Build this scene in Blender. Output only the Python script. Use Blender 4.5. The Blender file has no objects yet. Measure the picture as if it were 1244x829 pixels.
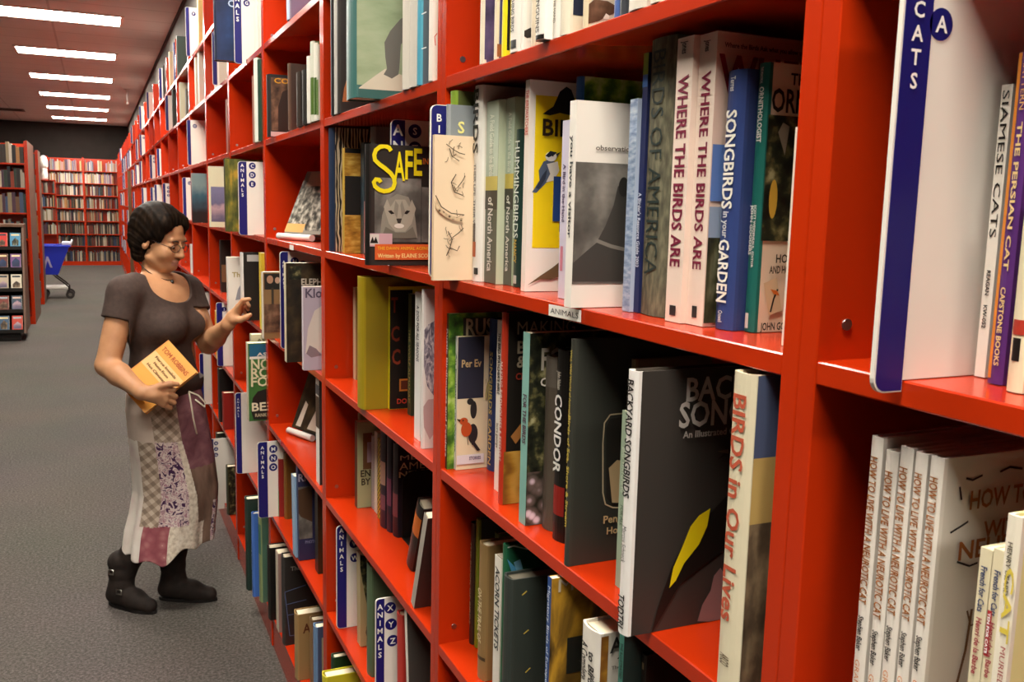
import bpy, bmesh, math, random
import numpy as np
from mathutils import Matrix, Vector

S = bpy.context.scene
C = S.collection
# ------------------------------------------------------------------ camera, world, exposure
cd = bpy.data.cameras.new('camera')
cam = bpy.data.objects.new('camera', cd)
C.objects.link(cam)
CAM_Z = 1.65
YAW, PITCH, ROLL, FPX = 0.42419, 0.14268, 0.02377, 1117.9
def _camera_matrix():
    cy, sy, cp, sp = math.cos(YAW), math.sin(YAW), math.cos(PITCH), math.sin(PITCH)
    fwd = Vector((sy*cp, cy*cp, -sp)); right = Vector((cy, -sy, 0)); up = right.cross(fwd)
    c, s = math.cos(ROLL), math.sin(ROLL)
    r2 = c*right + s*up; u2 = -s*right + c*up
    m = Matrix((r2, u2, -fwd)).transposed().to_4x4()
    m.translation = Vector((0, 0, CAM_Z))
    return m
cam.matrix_world = _camera_matrix()
cd.sensor_fit = 'HORIZONTAL'; cd.sensor_width = 36.0
cd.lens = FPX/1244*36.0
cd.clip_start = 0.02; cd.clip_end = 100
cd.dof.use_dof = True; cd.dof.focus_distance = 1.6; cd.dof.aperture_fstop = 26
S.camera = cam
w = bpy.data.worlds.new('world'); S.world = w; w.use_nodes = True
w.node_tree.nodes['Background'].inputs[0].default_value = (0.05, 0.045, 0.04, 1)
w.node_tree.nodes['Background'].inputs[1].default_value = 1.0
S.view_settings.view_transform = 'Standard'
S.view_settings.look = 'None'
S.view_settings.gamma = 1.0
S.view_settings.use_curve_mapping = False
S.view_settings.exposure = 0.0
S.cycles.diffuse_bounces = 2
LAMP_STRENGTH = 54.0
LAMP_COLOR = (1.0, 0.93, 0.82, 1)

# ------------------------------------------------------------------ materials
def lin(h):
    h = h.lstrip('#')
    v = [int(h[i:i+2], 16)/255 for i in (0, 2, 4)]
    return tuple((c/12.92 if c <= .04045 else ((c+.055)/1.055)**2.4) for c in v)+(1,)
_M = {}
def new_mat(name):
    m = bpy.data.materials.new(name); m.use_nodes = True
    nt = m.node_tree; b = nt.nodes['Principled BSDF']
    return m, nt, b
def M(col, rough=.5, spec=.4, metal=0.0):
    if col.startswith('@'): return P(col)
    k = (col, rough, spec, metal)
    if k in _M: return _M[k]
    m, nt, b = new_mat('paint_'+col.strip('#'))
    b.inputs['Roughness'].default_value = rough
    b.inputs['Specular IOR Level'].default_value = spec
    b.inputs['Metallic'].default_value = metal
    # a faint procedural mottling so that no surface is perfectly flat
    n = nt.nodes.new('ShaderNodeTexNoise'); n.inputs['Scale'].default_value = 9; n.inputs['Detail'].default_value = 3
    tc = nt.nodes.new('ShaderNodeTexCoord'); nt.links.new(tc.outputs['Object'], n.inputs['Vector'])
    hv = nt.nodes.new('ShaderNodeHueSaturation'); hv.inputs['Color'].default_value = lin(col)
    mr = nt.nodes.new('ShaderNodeMapRange'); mr.inputs['To Min'].default_value = .93; mr.inputs['To Max'].default_value = 1.07
    nt.links.new(n.outputs['Fac'], mr.inputs['Value']); nt.links.new(mr.outputs['Result'], hv.inputs['Value'])
    nt.links.new(hv.outputs['Color'], b.inputs['Base Color'])
    _M[k] = m
    return m
def ramp(nt, stops):
    r = nt.nodes.new('ShaderNodeValToRGB'); e = r.color_ramp.elements
    while len(e) > 1: e.remove(e[-1])
    e[0].position = stops[0][0]; e[0].color = lin(stops[0][1])
    for p, c in stops[1:]:
        x = e.new(p); x.color = lin(c)
    return r
def tex_mat(name, kind, stops, scale=20, stretch=(1, 1, 1), rough=.45, detail=4, dist=0, bump=0):
    if name in _M: return _M[name]
    m, nt, b = new_mat(name)
    tc = nt.nodes.new('ShaderNodeTexCoord'); mp = nt.nodes.new('ShaderNodeMapping'); mp.inputs['Scale'].default_value = stretch
    nt.links.new(tc.outputs['Object'], mp.inputs['Vector'])
    if kind == 'noise':
        t = nt.nodes.new('ShaderNodeTexNoise'); t.inputs['Detail'].default_value = detail; t.inputs['Distortion'].default_value = dist; out = t.outputs['Fac']
    elif kind == 'wave':
        t = nt.nodes.new('ShaderNodeTexWave'); t.inputs['Distortion'].default_value = dist; t.inputs['Detail'].default_value = detail; out = t.outputs['Fac']
    elif kind == 'waveZ':
        t = nt.nodes.new('ShaderNodeTexWave'); t.bands_direction = 'Z'; t.inputs['Distortion'].default_value = dist; t.inputs['Detail'].default_value = detail; out = t.outputs['Fac']
    elif kind == 'voronoi':
        t = nt.nodes.new('ShaderNodeTexVoronoi'); out = t.outputs['Distance']
    elif kind == 'grad':
        t = nt.nodes.new('ShaderNodeSeparateXYZ'); out = t.outputs['Z']
        nz = nt.nodes.new('ShaderNodeTexNoise'); nz.inputs['Scale'].default_value = 30
        mr = nt.nodes.new('ShaderNodeMath'); mr.operation = 'MULTIPLY_ADD'; mr.inputs[1].default_value = .25
        ml = nt.nodes.new('ShaderNodeMath'); ml.operation = 'MULTIPLY'; ml.inputs[1].default_value = scale
        nt.links.new(mp.outputs['Vector'], nz.inputs['Vector']); nt.links.new(out, ml.inputs[0])
        nt.links.new(nz.outputs['Fac'], mr.inputs[0]); nt.links.new(ml.outputs[0], mr.inputs[2]); out = mr.outputs[0]
    elif kind == 'checker':
        t = nt.nodes.new('ShaderNodeTexChecker'); out = t.outputs['Fac']
    if kind == 'grad': nt.links.new(mp.outputs['Vector'], t.inputs[0])
    else:
        t.inputs['Scale'].default_value = scale; nt.links.new(mp.outputs['Vector'], t.inputs['Vector'])
    r = ramp(nt, stops); nt.links.new(out, r.inputs['Fac'])
    nt.links.new(r.outputs['Color'], b.inputs['Base Color'])
    b.inputs['Roughness'].default_value = rough; b.inputs['Specular IOR Level'].default_value = .35
    if bump:
        bp = nt.nodes.new('ShaderNodeBump'); bp.inputs['Strength'].default_value = bump; bp.inputs['Distance'].default_value = .003
        nt.links.new(out, bp.inputs['Height']); nt.links.new(bp.outputs['Normal'], b.inputs['Normal'])
    _M[name] = m
    return m
PAT = {
 '@zebra': ('wave', [(0, '#0f0d0c'), (.5, '#17130f'), (.58, '#b8a88c'), (1, '#cdbd9f')], 24, (1.6, 1, .55), .4, 2, 9),
 '@foliage': ('noise', [(.3, '#16240c'), (.45, '#3f6a1c'), (.55, '#86a83a'), (.66, '#c8cf8a'), (.8, '#dfe6c8')], 28),
 '@darkleaf': ('noise', [(.35, '#0f110a'), (.5, '#25281a'), (.6, '#5a5634'), (.72, '#a09a70')], 55),
 '@forest': ('noise', [(.35, '#14160e'), (.5, '#3a3a24'), (.62, '#6a6a50'), (.75, '#8a9ab0')], 34, (1.5, 1, .5)),
 '@forest2': ('noise', [(.3, '#20240f'), (.45, '#454a1c'), (.56, '#6f6a26'), (.66, '#b08a2a'), (.8, '#7a8a3a')], 14, (2, 1, .8)),
 '@flowers': ('voronoi', [(0, '#f0e6ea'), (.28, '#d8c0cc'), (.45, '#6a5a54'), (.8, '#26241a')], 60),
 '@rock': ('noise', [(.3, '#2a2119'), (.5, '#5a4a38'), (.65, '#8a7558'), (.8, '#b8a584')], 40, (1, 1, .5)),
 '@wood': ('wave', [(0, '#7a4e1a'), (.5, '#a87828'), (1, '#c89a44')], 18, (.4, 1, 1.4), .5, 4, 5),
 '@bwphoto': ('noise', [(.25, '#2a2826'), (.5, '#5f5b55'), (.7, '#8f8a82'), (.85, '#b8b2a8')], 16),
 '@palegreen': ('noise', [(.3, '#8a9c7a'), (.5, '#9fae8c'), (.7, '#b0ba9c')], 9, (1, 1, 3)),
 '@goldfur': ('noise', [(.3, '#8a5f1a'), (.5, '#c09034'), (.65, '#dcb85a'), (.8, '#ead28a')], 30, (1, 1, 3)),
 '@scribble': ('voronoi', [(0, '#3a2e24'), (.25, '#5a4a3a'), (.42, '#c8ae8c'), (1, '#e0c8a4')], 170),
 '@scribble2': ('noise', [(.35, '#4f4a58'), (.48, '#8a8490'), (.6, '#c8c0c0'), (.8, '#ded6d0')], 70, (2, 1, .6), .5, 6, 2),
 '@cloth': ('noise', [(.3, '#4f4d40'), (.5, '#66634f'), (.7, '#7f7b62')], 160, (1, 1, .3), .9),
 '@bluepat': ('noise', [(.3, '#6a80a8'), (.5, '#9cb0cc'), (.7, '#c8d4e0')], 60, (1, 1, 3)),
 '@ochre': ('noise', [(.3, '#2e2210'), (.45, '#7a5a1e'), (.55, '#b08428'), (.68, '#d0a030'), (.8, '#4a3a1a')], 12, (2, 1, .6), .4, 5, 1),
 '@brown': ('noise', [(.3, '#2a1c14'), (.5, '#5f4432'), (.68, '#8a6850'), (.85, '#b89478')], 30),
 '@darkbrown': ('noise', [(.3, '#14100a'), (.5, '#2e2416'), (.66, '#4a3a22'), (.8, '#6a5434')], 22),
 '@purple': ('noise', [(.3, '#2e2638'), (.5, '#5c4c6c'), (.7, '#8a6a84')], 20),
 '@navy': ('noise', [(.3, '#141c34'), (.55, '#1f3158'), (.75, '#2a4a80')], 7),
 '@dusk': ('grad', [(0, '#4f4858'), (.3, '#6a6078'), (.55, '#b89aa0'), (.62, '#6a6684'), (.9, '#7a7898')], 4.5),
 '@check': ('checker', [(0, '#17130f'), (1, '#d8c02a')], 160),
 '@teal': ('grad', [(0, '#1a1414'), (.35, '#241c1c'), (.5, '#2e4450'), (.75, '#3f6a7a'), (1, '#8aa4a4')], 4.2),
}
def P(n):
    return tex_mat('print_'+n[1:], *PAT[n]) if n in PAT else None

RED = tex_mat('red_laminate', 'noise', [(.3, '#b42b06'), (.7, '#be3109')], 3, rough=.22)
RED.node_tree.nodes['Principled BSDF'].inputs['Specular IOR Level'].default_value = .5
STEEL = M('#b8b4ac', .3, .5, 1.0)

# ------------------------------------------------------------------ mesh helpers
def obj(name, bm, mats, parent=None, smooth=False, loc=None):
    me = bpy.data.meshes.new(name); bm.to_mesh(me); bm.free()
    for m in (mats if isinstance(mats, (list, tuple)) else [mats]): me.materials.append(m)
    if smooth:
        for p in me.polygons: p.use_smooth = True
    o = bpy.data.objects.new(name, me); C.objects.link(o)
    if parent: o.parent = parent
    if loc: o.location = loc
    return o
def tag(o, label=None, cat=None, group=None, kind=None):
    if label: o['label'] = label
    if cat: o['category'] = cat
    if group: o['group'] = group
    if kind: o['kind'] = kind
    return o
def thing(name, label, cat, loc=(0, 0, 0), rot=(0, 0, 0), group=None):
    o = bpy.data.objects.new(name, None); C.objects.link(o)
    o.empty_display_size = .05; o.location = loc; o.rotation_euler = rot
    return tag(o, label, cat, group)
def kids(o): return [c for c in bpy.data.objects if c.parent == o]
def copy_tree(o, parent=None):
    c = o.copy(); C.objects.link(c); c.parent = parent
    for k in o.children: copy_tree(k, c)
    return c
def box(bm, x0, x1, y0, y1, z0, z1, mi=0, bevel=0):
    v = [bm.verts.new((x, y, z)) for z in (z0, z1) for y in (y0, y1) for x in (x0, x1)]
    fs = [bm.faces.new([v[i] for i in q]) for q in ((0, 2, 3, 1), (4, 5, 7, 6), (0, 1, 5, 4), (2, 6, 7, 3), (0, 4, 6, 2), (1, 3, 7, 5))]
    for f in fs: f.material_index = mi
    if bevel:
        es = list({e for f in fs for e in f.edges})
        r = bmesh.ops.bevel(bm, geom=es, offset=bevel, segments=1, affect='EDGES')
        for f in r['faces']: f.material_index = mi
    return v
def bx(name, b, mat, parent=None, bevel=0, loc=None):
    bm = bmesh.new(); box(bm, *b, bevel=bevel)
    return obj(name, bm, mat, parent, loc=loc)
def tube(bm, pts, r, n=8, mi=0, cap=True, radii=None):
    pts = [Vector(p) for p in pts]; rings = []
    prev = None
    for i, p in enumerate(pts):
        d = (pts[min(i+1, len(pts)-1)]-pts[max(i-1, 0)]).normalized()
        if prev is None:
            a = d.cross(Vector((0, 0, 1)) if abs(d.z) < .9 else Vector((1, 0, 0))).normalized()
        else:
            a = (prev-d*prev.dot(d)).normalized()
        prev = a; b = d.cross(a)
        rr = radii[i] if radii else r
        rings.append([bm.verts.new(p+rr*(math.cos(2*math.pi*k/n)*a+math.sin(2*math.pi*k/n)*b)) for k in range(n)])
    for q, s in zip(rings, rings[1:]):
        for k in range(n):
            f = bm.faces.new((q[k], q[(k+1) % n], s[(k+1) % n], s[k])); f.material_index = mi; f.smooth = True
    if cap:
        for rg in (rings[0][::-1], rings[-1]):
            f = bm.faces.new(rg); f.material_index = mi
def prism(bm, pts, axis, d0, d1, mi=0):
    """polygon pts (2-D) extruded along an axis between d0 and d1; axis 'y': pts are (x,z)"""
    def v3(p, d): return {'x': (d, p[0], p[1]), 'y': (p[0], d, p[1]), 'z': (p[0], p[1], d)}[axis]
    a = [bm.verts.new(v3(p, d0)) for p in pts]; b = [bm.verts.new(v3(p, d1)) for p in pts]
    n = len(pts); fs = []
    fs.append(bm.faces.new(a)); fs.append(bm.faces.new(b[::-1]))
    for i in range(n): fs.append(bm.faces.new((a[i], b[i], b[(i+1) % n], a[(i+1) % n])))
    for f in fs: f.material_index = mi
    return fs
_T = {}
def text_geo(s, bold=0.022):
    if 'M' in s and len(s) > 1: bold = 0.0        # the built-in M folds over itself when emboldened
    k = (s, bold)
    if k in _T: return _T[k]
    cu = bpy.data.curves.new('t', 'FONT'); cu.body = s; cu.size = 1; cu.resolution_u = 2; cu.offset = bold
    o = bpy.data.objects.new('t', cu); C.objects.link(o)
    dg = bpy.context.evaluated_depsgraph_get()
    me = bpy.data.meshes.new_from_object(o.evaluated_get(dg))
    vs = [tuple(v.co) for v in me.vertices]; fs = [tuple(p.vertices) for p in me.polygons]
    bpy.data.objects.remove(o); bpy.data.curves.remove(cu); bpy.data.meshes.remove(me)
    if vs:
        x0 = min(v[0] for v in vs); x1 = max(v[0] for v in vs)
    else: x0, x1 = 0, .1
    _T[k] = (vs, fs, x0, x1)
    return _T[k]
CAP = .70   # cap height of the built-in font at size 1
def put_text(bm, s, org, ex, ey, height, width=0, mi=0, center=False, bold=0.022):
    """lay text s on the plane of unit vectors ex (reading direction) and ey (letter up); height = cap height"""
    vs, fs, x0, x1 = text_geo(s, bold)
    sy = height/CAP; sx = (width/(x1-x0)) if width else sy
    org, ex, ey = Vector(org), Vector(ex), Vector(ey)
    off = (x0+x1)/2 if center else x0
    nv = [bm.verts.new(org+ex*((v[0]-off)*sx)+ey*(v[1]*sy)) for v in vs]
    for f in fs:
        try: q = bm.faces.new([nv[i] for i in f])
        except ValueError: continue
        q.material_index = mi
def flat(bm, pts, mi):
    try: f = bm.faces.new([bm.verts.new(p) for p in pts])
    except ValueError: return
    f.material_index = mi

# ------------------------------------------------------------------ books
PAGE = tex_mat('page_edges', 'waveZ', [(0, '#cfc2a2'), (1, '#e6dcc2')], 3, (1, 1, 1), .8)
def page_mat(c):
    return M(c, .85, .2)
def clip_poly(pts, x0, x1, z0, z1):
    """Sutherland-Hodgman against the cover's own outline"""
    def cl(ps, ins, inter):
        out = []
        for i in range(len(ps)):
            a, b = ps[i-1], ps[i]
            if ins(b):
                if not ins(a): out.append(inter(a, b))
                out.append(b)
            elif ins(a): out.append(inter(a, b))
        return out
    for ax, lim, sg in ((0, x0, 1), (0, x1, -1), (1, z0, 1), (1, z1, -1)):
        if not pts: return pts
        pts = cl(pts, lambda p: sg*(p[ax]-lim) >= 0, lambda a, b: [a[k]+(b[k]-a[k])*(lim-a[ax])/(b[ax]-a[ax]) for k in (0, 1)])
    return pts
def book_case(t, h, dep, hard, cov, spine):
    bm = bmesh.new()
    bt = min(.0028 if hard else .0009, t*.3)
    b = min(.005, .16*t) if hard else 0.0
    n = 6 if hard else 2
    out = [(dep, 0.0), (.004, 0.0)] if hard else [(dep, 0.0)]
    k0 = len(out)-1
    for i in range(n+1):
        s = i/n
        out.append(((0.0 if not hard else -b*(1-(2*s-1)**2)), s*t))
    k1 = len(out)-1
    out += [(.004, t), (dep, t)] if hard else [(dep, t)]
    inn = []
    for i, (x, y) in enumerate(out):
        yy = min(max(y, bt), t-bt)
        xx = x+bt if k0 < i <= k1 or (k0 == i and not hard) else x
        if not hard and i in (0, len(out)-1): xx = x
        if hard and i in (1, len(out)-2): xx = x+bt
        inn.append((xx, yy))
    V = [[bm.verts.new((p[0], p[1], z)) for p in L] for L in (out, inn) for z in (0, h)]
    o0, o1, i0, i1 = V
    for i in range(len(out)-1):
        sp = k0 < i < k1 or (k0 <= i < k1+1 and out[i][0] < .0045 and out[i+1][0] < .0045 and i > k0-1)
        mi = 1 if sp else 0
        for q in ((o0[i], o0[i+1], o1[i+1], o1[i]), (i0[i+1], i0[i], i1[i], i1[i+1]), (o1[i], o1[i+1], i1[i+1], i1[i]), (o0[i+1], o0[i], i0[i], i0[i+1])):
            f = bm.faces.new(q); f.material_index = mi
    for e in (0, len(out)-1):
        q = (o0[e], o1[e], i1[e], i0[e])
        bm.faces.new(q if e == 0 else q[::-1])
    bmesh.ops.recalc_face_normals(bm, faces=bm.faces[:])
    return bm, bt, b
def make_book(rec, name='book'):
    label, X, Y, Z, t, h, dep, hard, tilt, cov, spine, pages, group, art = rec
    r = thing(name, label, 'book', (X, Y, Z+.0007), (-math.radians(tilt), 0, 0), group or None)
    if tilt: r.location.z += max(0, t*math.sin(math.radians(tilt)))+.0004
    mc = M(cov, .42, .45) if cov[0] != '@' else P(cov)
    ms = M(spine, .42, .45) if spine[0] != '@' else P(spine)
    bm, bt, b = book_case(t, h, dep, hard, cov, spine)
    obj('cover', bm, [mc, ms], r)
    ov = .004 if hard else .0006
    bx('pages', (.002+bt, dep-(ov if hard else .0002), bt, t-bt, ov, h-ov), page_mat(pages), r)
    if not art: return r
    mats, mi = [], {}
    def m_of(c):
        if c not in mi: mi[c] = len(mats); mats.append(M(c, .45, .4) if c[0] != '@' else P(c))
        return mi[c]
    pic = bmesh.new()
    few = sum(a[0] in 'PELSR' and a[0] not in ('S', 'T') for a in art) <= 4
    def lettering(col, *a):
        bm = bmesh.new(); put_text(bm, *a)
        if len(bm.faces): obj('title', bm, M(col, .5, .3), r)
        else: bm.free()
    def flush():
        nonlocal pic
        if len(pic.faces): obj('cover_picture', pic, list(mats), r)
        else: pic.free()
        pic = bmesh.new()
    lay = .00025
    xf, xmax = .0005, dep-.0003
    for k, a in enumerate(art):
        if few: flush()
        yo = -lay*(k+1)*.6-.0002
        if a[0] == 'P' or a[0] == 'E' or a[0] == 'L':
            polys = []
            if a[0] == 'P': polys = [a[1]]; col = a[2]
            elif a[0] == 'E':
                polys = [[[a[1]+a[3]*math.cos(q*math.pi/8), a[2]+a[4]*math.sin(q*math.pi/8)] for q in range(16)]]; col = a[5]
            else:
                w2 = max(a[2], .0008)/2; col = a[3]
                pts, nn = a[1], []
                for q in range(len(pts)):
                    p0, p1 = pts[max(q-1, 0)], pts[min(q+1, len(pts)-1)]
                    dx, dz = p1[0]-p0[0], p1[1]-p0[1]; L = math.hypot(dx, dz) or 1
                    nn.append((-dz/L*w2, dx/L*w2))
                for q in range(len(pts)-1):
                    (p, m0), (r_, m1) = (pts[q], nn[q]), (pts[q+1], nn[q+1])
                    polys.append([[p[0]+m0[0], p[1]+m0[1]], [r_[0]+m1[0], r_[1]+m1[1]], [r_[0]-m1[0], r_[1]-m1[1]], [p[0]-m0[0], p[1]-m0[1]]])
            for pl in polys:
                pl = clip_poly(pl, xf, xmax, .0005, h-.0005)
                if len(pl) >= 3:
                    ar = sum(pl[i-1][0]*pl[i][1]-pl[i][0]*pl[i-1][1] for i in range(len(pl)))
                    if ar < 0: pl = pl[::-1]
                    flat(pic, [(p[0], yo, p[1]) for p in pl], m_of(col))
        elif a[0] == 'SR':
            z0, z1 = sorted((max(0.0005, min(a[1], h-.0005)), max(.0005, min(a[2], h-.0005))))
            y0, y1 = t*(1-a[4]), t*(1-a[3])
            N = 5
            for i in range(N):
                ya, yb = y0+(y1-y0)*i/N, y0+(y1-y0)*(i+1)/N
                fx = lambda y: -b*(1-(2*y/t-1)**2)-lay*(k+1)*.6-.0002
                flat(pic, [(fx(ya), ya, z0), (fx(ya), ya, z1), (fx(yb), yb, z1), (fx(yb), yb, z0)], m_of(a[5]))
        elif a[0] == 'S':
            s, z0, z1, fr, off, col = a[1:]
            z0 = min(z0, h-.004)
            if z0-z1 < .01: continue
            yc = t*(1-off); hh = t*fr
            lettering(col, s, (-b-.0006-lay*k*.6, yc+hh/2, z0), (0, 0, -1), (0, -1, 0), hh, z0-z1)
        elif a[0] == 'T':
            s, x, z, hh, wd, col = a[1:]
            x = max(x, .002)
            if z+hh > h-.001: z = h-.001-hh
            if z < .001: z = .001
            if wd and x+wd > dep-.002: wd = dep-.002-x
            vs, fs, x0, x1 = text_geo(s)
            if not wd: wd = min((x1-x0)*hh/CAP, dep-.002-x)
            if wd > .003: lettering(col, s, (x, -lay*(len(art)+2)*.6-.0004, z), (1, 0, 0), (0, 0, 1), hh, wd)
    flush()
    return r
WHITE_BOARD = M('#e6dfd4', .4, .4)
BLUE = M('#181866', .38, .45)
def rrect(x0, x1, z0, z1, r, left_only=True):
    pts = []
    for cx, cz, a0 in ((x0+r, z1-r, 90), (x0+r, z0+r, 180)):
        for k in range(6):
            a = math.radians(a0+90*k/5); pts.append((cx+r*math.cos(a), cz+r*math.sin(a)))
    pts += [(x1, z0), (x1, z1)]
    return pts
def make_divider(rec, simple=False, group=None):
    label, X, Y, Z, st, h, L, drop, text, t0, t1, badges, tilt = rec
    drop = max(-.03, min(drop, -.0)) if drop < 0 else 0.0
    r = thing('shelf_divider', label, 'divider', (X, Y, Z+.0007), (-math.radians(tilt), 0, 0), group)
    bm = bmesh.new()
    x0 = st*.35
    xs = max(0.0, .5445-X)-.0015
    zb = drop if st < xs else 0.0
    rr = min(.011, st*.42)
    out = rrect(0, st, zb, h, rr)[:-2]
    if zb < 0: out += [(xs, zb), (xs, 0.0)]
    out += [(L, 0.0), (L, h)]
    prism(bm, out, 'y', 0, .004)
    obj('panel', bm, WHITE_BOARD, r)
    bm = bmesh.new()
    prism(bm, rrect(.0016, st, zb+.0012, h-.0012, rr-.001), 'y', -.0005, .0045)
    obj('stripe', bm, BLUE, r)
    if simple: 
        return r
    if text and t1 < t0 and text != '' :
        bm = bmesh.new(); n = len(text); step = (t0-t1)/n
        for i, ch in enumerate(text):
            zc = t0-step*(i+.5); hh = step*.66
            vs, fs, a, b = text_geo(ch, .02)
            put_text(bm, ch, (st/2, -.0012, zc-hh/2), (1, 0, 0), (0, 0, 1), hh, 0, 0, True, .02)
        obj('lettering', bm, M('#f2efe8', .5), r)
    for (bxx, bz, br, ch) in badges:
        bm = bmesh.new()
        prism(bm, [(bxx+br*math.cos(k*math.pi/12), bz+br*math.sin(k*math.pi/12)) for k in range(24)], 'y', -.0005, .0002)
        bo = obj('badge', bm, BLUE, r)
        bm = bmesh.new(); put_text(bm, ch, (bxx, -.0011, bz-br*.5), (1, 0, 0), (0, 0, 1), br*1.0, 0, 0, True, .02)
        obj('letter', bm, M('#f2efe8', .5), bo)
    return r

# ------------------------------------------------------------------ the room
FRONT = 0.5445                      # front plane of the long shelving
BAY, POST1, BACKX = 0.915, 0.6089, 0.8225
ROWS = [0.127, 0.526, 0.855, 1.188, 1.530, 1.868, 2.190, 2.495]
TOP = 2.76
CEIL, XL, XR, YF, YB = 3.5, -9.0, 0.826, -6.0, 25.95

def carpet_mat():
    m, nt, b = new_mat('grey_carpet')
    tc = nt.nodes.new('ShaderNodeTexCoord')
    a = nt.nodes.new('ShaderNodeTexNoise'); a.inputs['Scale'].default_value = 90; a.inputs['Detail'].default_value = 5; a.inputs['Roughness'].default_value = .8
    c = nt.nodes.new('ShaderNodeTexNoise'); c.inputs['Scale'].default_value = 1.2
    nt.links.new(tc.outputs['Object'], a.inputs['Vector']); nt.links.new(tc.outputs['Object'], c.inputs['Vector'])
    r = ramp(nt, [(.28, '#352f29'), (.5, '#5e554c'), (.72, '#8a7f72')]); nt.links.new(a.outputs['Fac'], r.inputs['Fac'])
    mx = nt.nodes.new('ShaderNodeMixRGB'); mx.blend_type = 'MULTIPLY'; mx.inputs['Fac'].default_value = .35
    nt.links.new(r.outputs['Color'], mx.inputs['Color1']); nt.links.new(c.outputs['Color'], mx.inputs['Color2'])
    mx2 = nt.nodes.new('ShaderNodeHueSaturation'); mx2.inputs['Saturation'].default_value = .55; nt.links.new(mx.outputs['Color'], mx2.inputs['Color'])
    nt.links.new(mx2.outputs['Color'], b.inputs['Base Color'])
    b.inputs['Roughness'].default_value = .95; b.inputs['Specular IOR Level'].default_value = .1
    bp = nt.nodes.new('ShaderNodeBump'); bp.inputs['Strength'].default_value = .6; bp.inputs['Distance'].default_value = .004
    nt.links.new(a.outputs['Fac'], bp.inputs['Height']); nt.links.new(bp.outputs['Normal'], b.inputs['Normal'])
    return m
def ceiling_mat():
    m, nt, b = new_mat('ceiling_tiles')
    tc = nt.nodes.new('ShaderNodeTexCoord'); t = nt.nodes.new('ShaderNodeTexBrick')
    mp = nt.nodes.new('ShaderNodeMapping'); mp.inputs['Location'].default_value = (.35, .3, 0); nt.links.new(tc.outputs['Object'], mp.inputs['Vector'])
    nt.links.new(mp.outputs['Vector'], t.inputs['Vector'])
    t.offset = 0; t.inputs['Scale'].default_value = 1; t.inputs['Mortar Size'].default_value = .012; t.inputs['Brick Width'].default_value = 1.22; t.inputs['Row Height'].default_value = .61
    t.inputs['Color1'].default_value = lin('#d2d8d2'); t.inputs['Color2'].default_value = lin('#cbd1cb'); t.inputs['Mortar'].default_value = lin('#b2b8b2')
    nt.links.new(t.outputs['Color'], b.inputs['Base Color']); b.inputs['Roughness'].default_value = .9
    return m
def structure(name, b, mat): return tag(bx(name, b, mat), kind='structure')
structure('floor', (XL, XR+.1, YF, YB+.1, -.05, 0), carpet_mat())
structure('ceiling', (XL, XR+.1, YF, YB+.1, CEIL, CEIL+.05), ceiling_mat())
structure('wall_right', (XR, XR+.1, YF, YB+.1, 0, CEIL), tex_mat('grey_wall_paint', 'noise', [(.3, '#77726e'), (.7, '#817c77')], 4, rough=.8))
CHAR = tex_mat('charcoal_wall_paint', 'noise', [(.3, '#2b2522'), (.7, '#322b27')], 4, rough=.85)
structure('wall_back', (XL, XR, YB, YB+.1, 0, CEIL), CHAR)
structure('wall_left', (XL-.1, XL, YF, YB, 0, CEIL), CHAR)
structure('wall_front', (XL, XR, YF-.1, YF, 0, CEIL), CHAR)
structure('dark_strip_1', (XR-.02, XR, YF, YB, CEIL-.035, CEIL), M('#2b2522', .7))  # dark strip along the wall top, just under the ceiling

# ------------------------------------------------------------------ ceiling lights (they light the room)
def lamp_mat():
    m = bpy.data.materials.new('lit_diffuser'); m.use_nodes = True; nt = m.node_tree
    nt.nodes.remove(nt.nodes['Principled BSDF'])
    e = nt.nodes.new('ShaderNodeEmission'); e.inputs[0].default_value = LAMP_COLOR; e.inputs[1].default_value = LAMP_STRENGTH
    nt.links.new(e.outputs[0], nt.nodes['Material Output'].inputs[0])
    return m
LAMP = lamp_mat()
def make_light():
    r = thing('ceiling_light', '', 'ceiling light')
    bm = bmesh.new(); w2, l2 = .60, .305
    for a in ((-w2, -w2+.03, -l2, l2), (w2-.03, w2, -l2, l2), (-w2+.03, w2-.03, -l2, -l2+.03), (-w2+.03, w2-.03, l2-.03, l2)):
        box(bm, a[0], a[1], a[2], a[3], -.012, .0)
    obj('frame', bm, M('#cfc4b6', .5), r)
    bm = bmesh.new(); box(bm, -w2+.03, w2-.03, -l2+.03, l2-.03, -.006, -.001)
    obj('diffuser', bm, LAMP, r)
    return r
LX, LY, LP = -0.265, 10.84, 2.67
first = make_light(); used = False
ordn = ['first', 'second', 'third', 'fourth', 'fifth', 'sixth', 'seventh', 'eighth', 'ninth', 'tenth', 'eleventh', 'twelfth', 'thirteenth', 'fourteenth', 'fifteenth', 'sixteenth', 'seventeenth', 'eighteenth', 'nineteenth', 'twentieth', 'twenty first', 'twenty second', 'twenty third', 'twenty fourth', 'twenty fifth', 'twenty sixth', 'twenty seventh', 'twenty eighth']
for row, x in enumerate((LX,)):
    for k in range(-5, 6):
        o = first if not used else copy_tree(first); used = True
        o.location = (x, LY+LP*k, CEIL)
        if row == 0 and k >= 0:
            tag(o, 'bright rectangular ceiling light panel, %s nearest of the six over the aisle' % (ordn[k] if k else 'the very'), group='lit ceiling panels over the aisle')
        elif row == 0:
            tag(o, 'ceiling light panel over the near aisle above the camera view', group='lit ceiling panels above the near aisle')
        else:
            tag(o, 'ceiling light panel in a row farther left over the store', group='lit ceiling panels over the left of the store')
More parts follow.
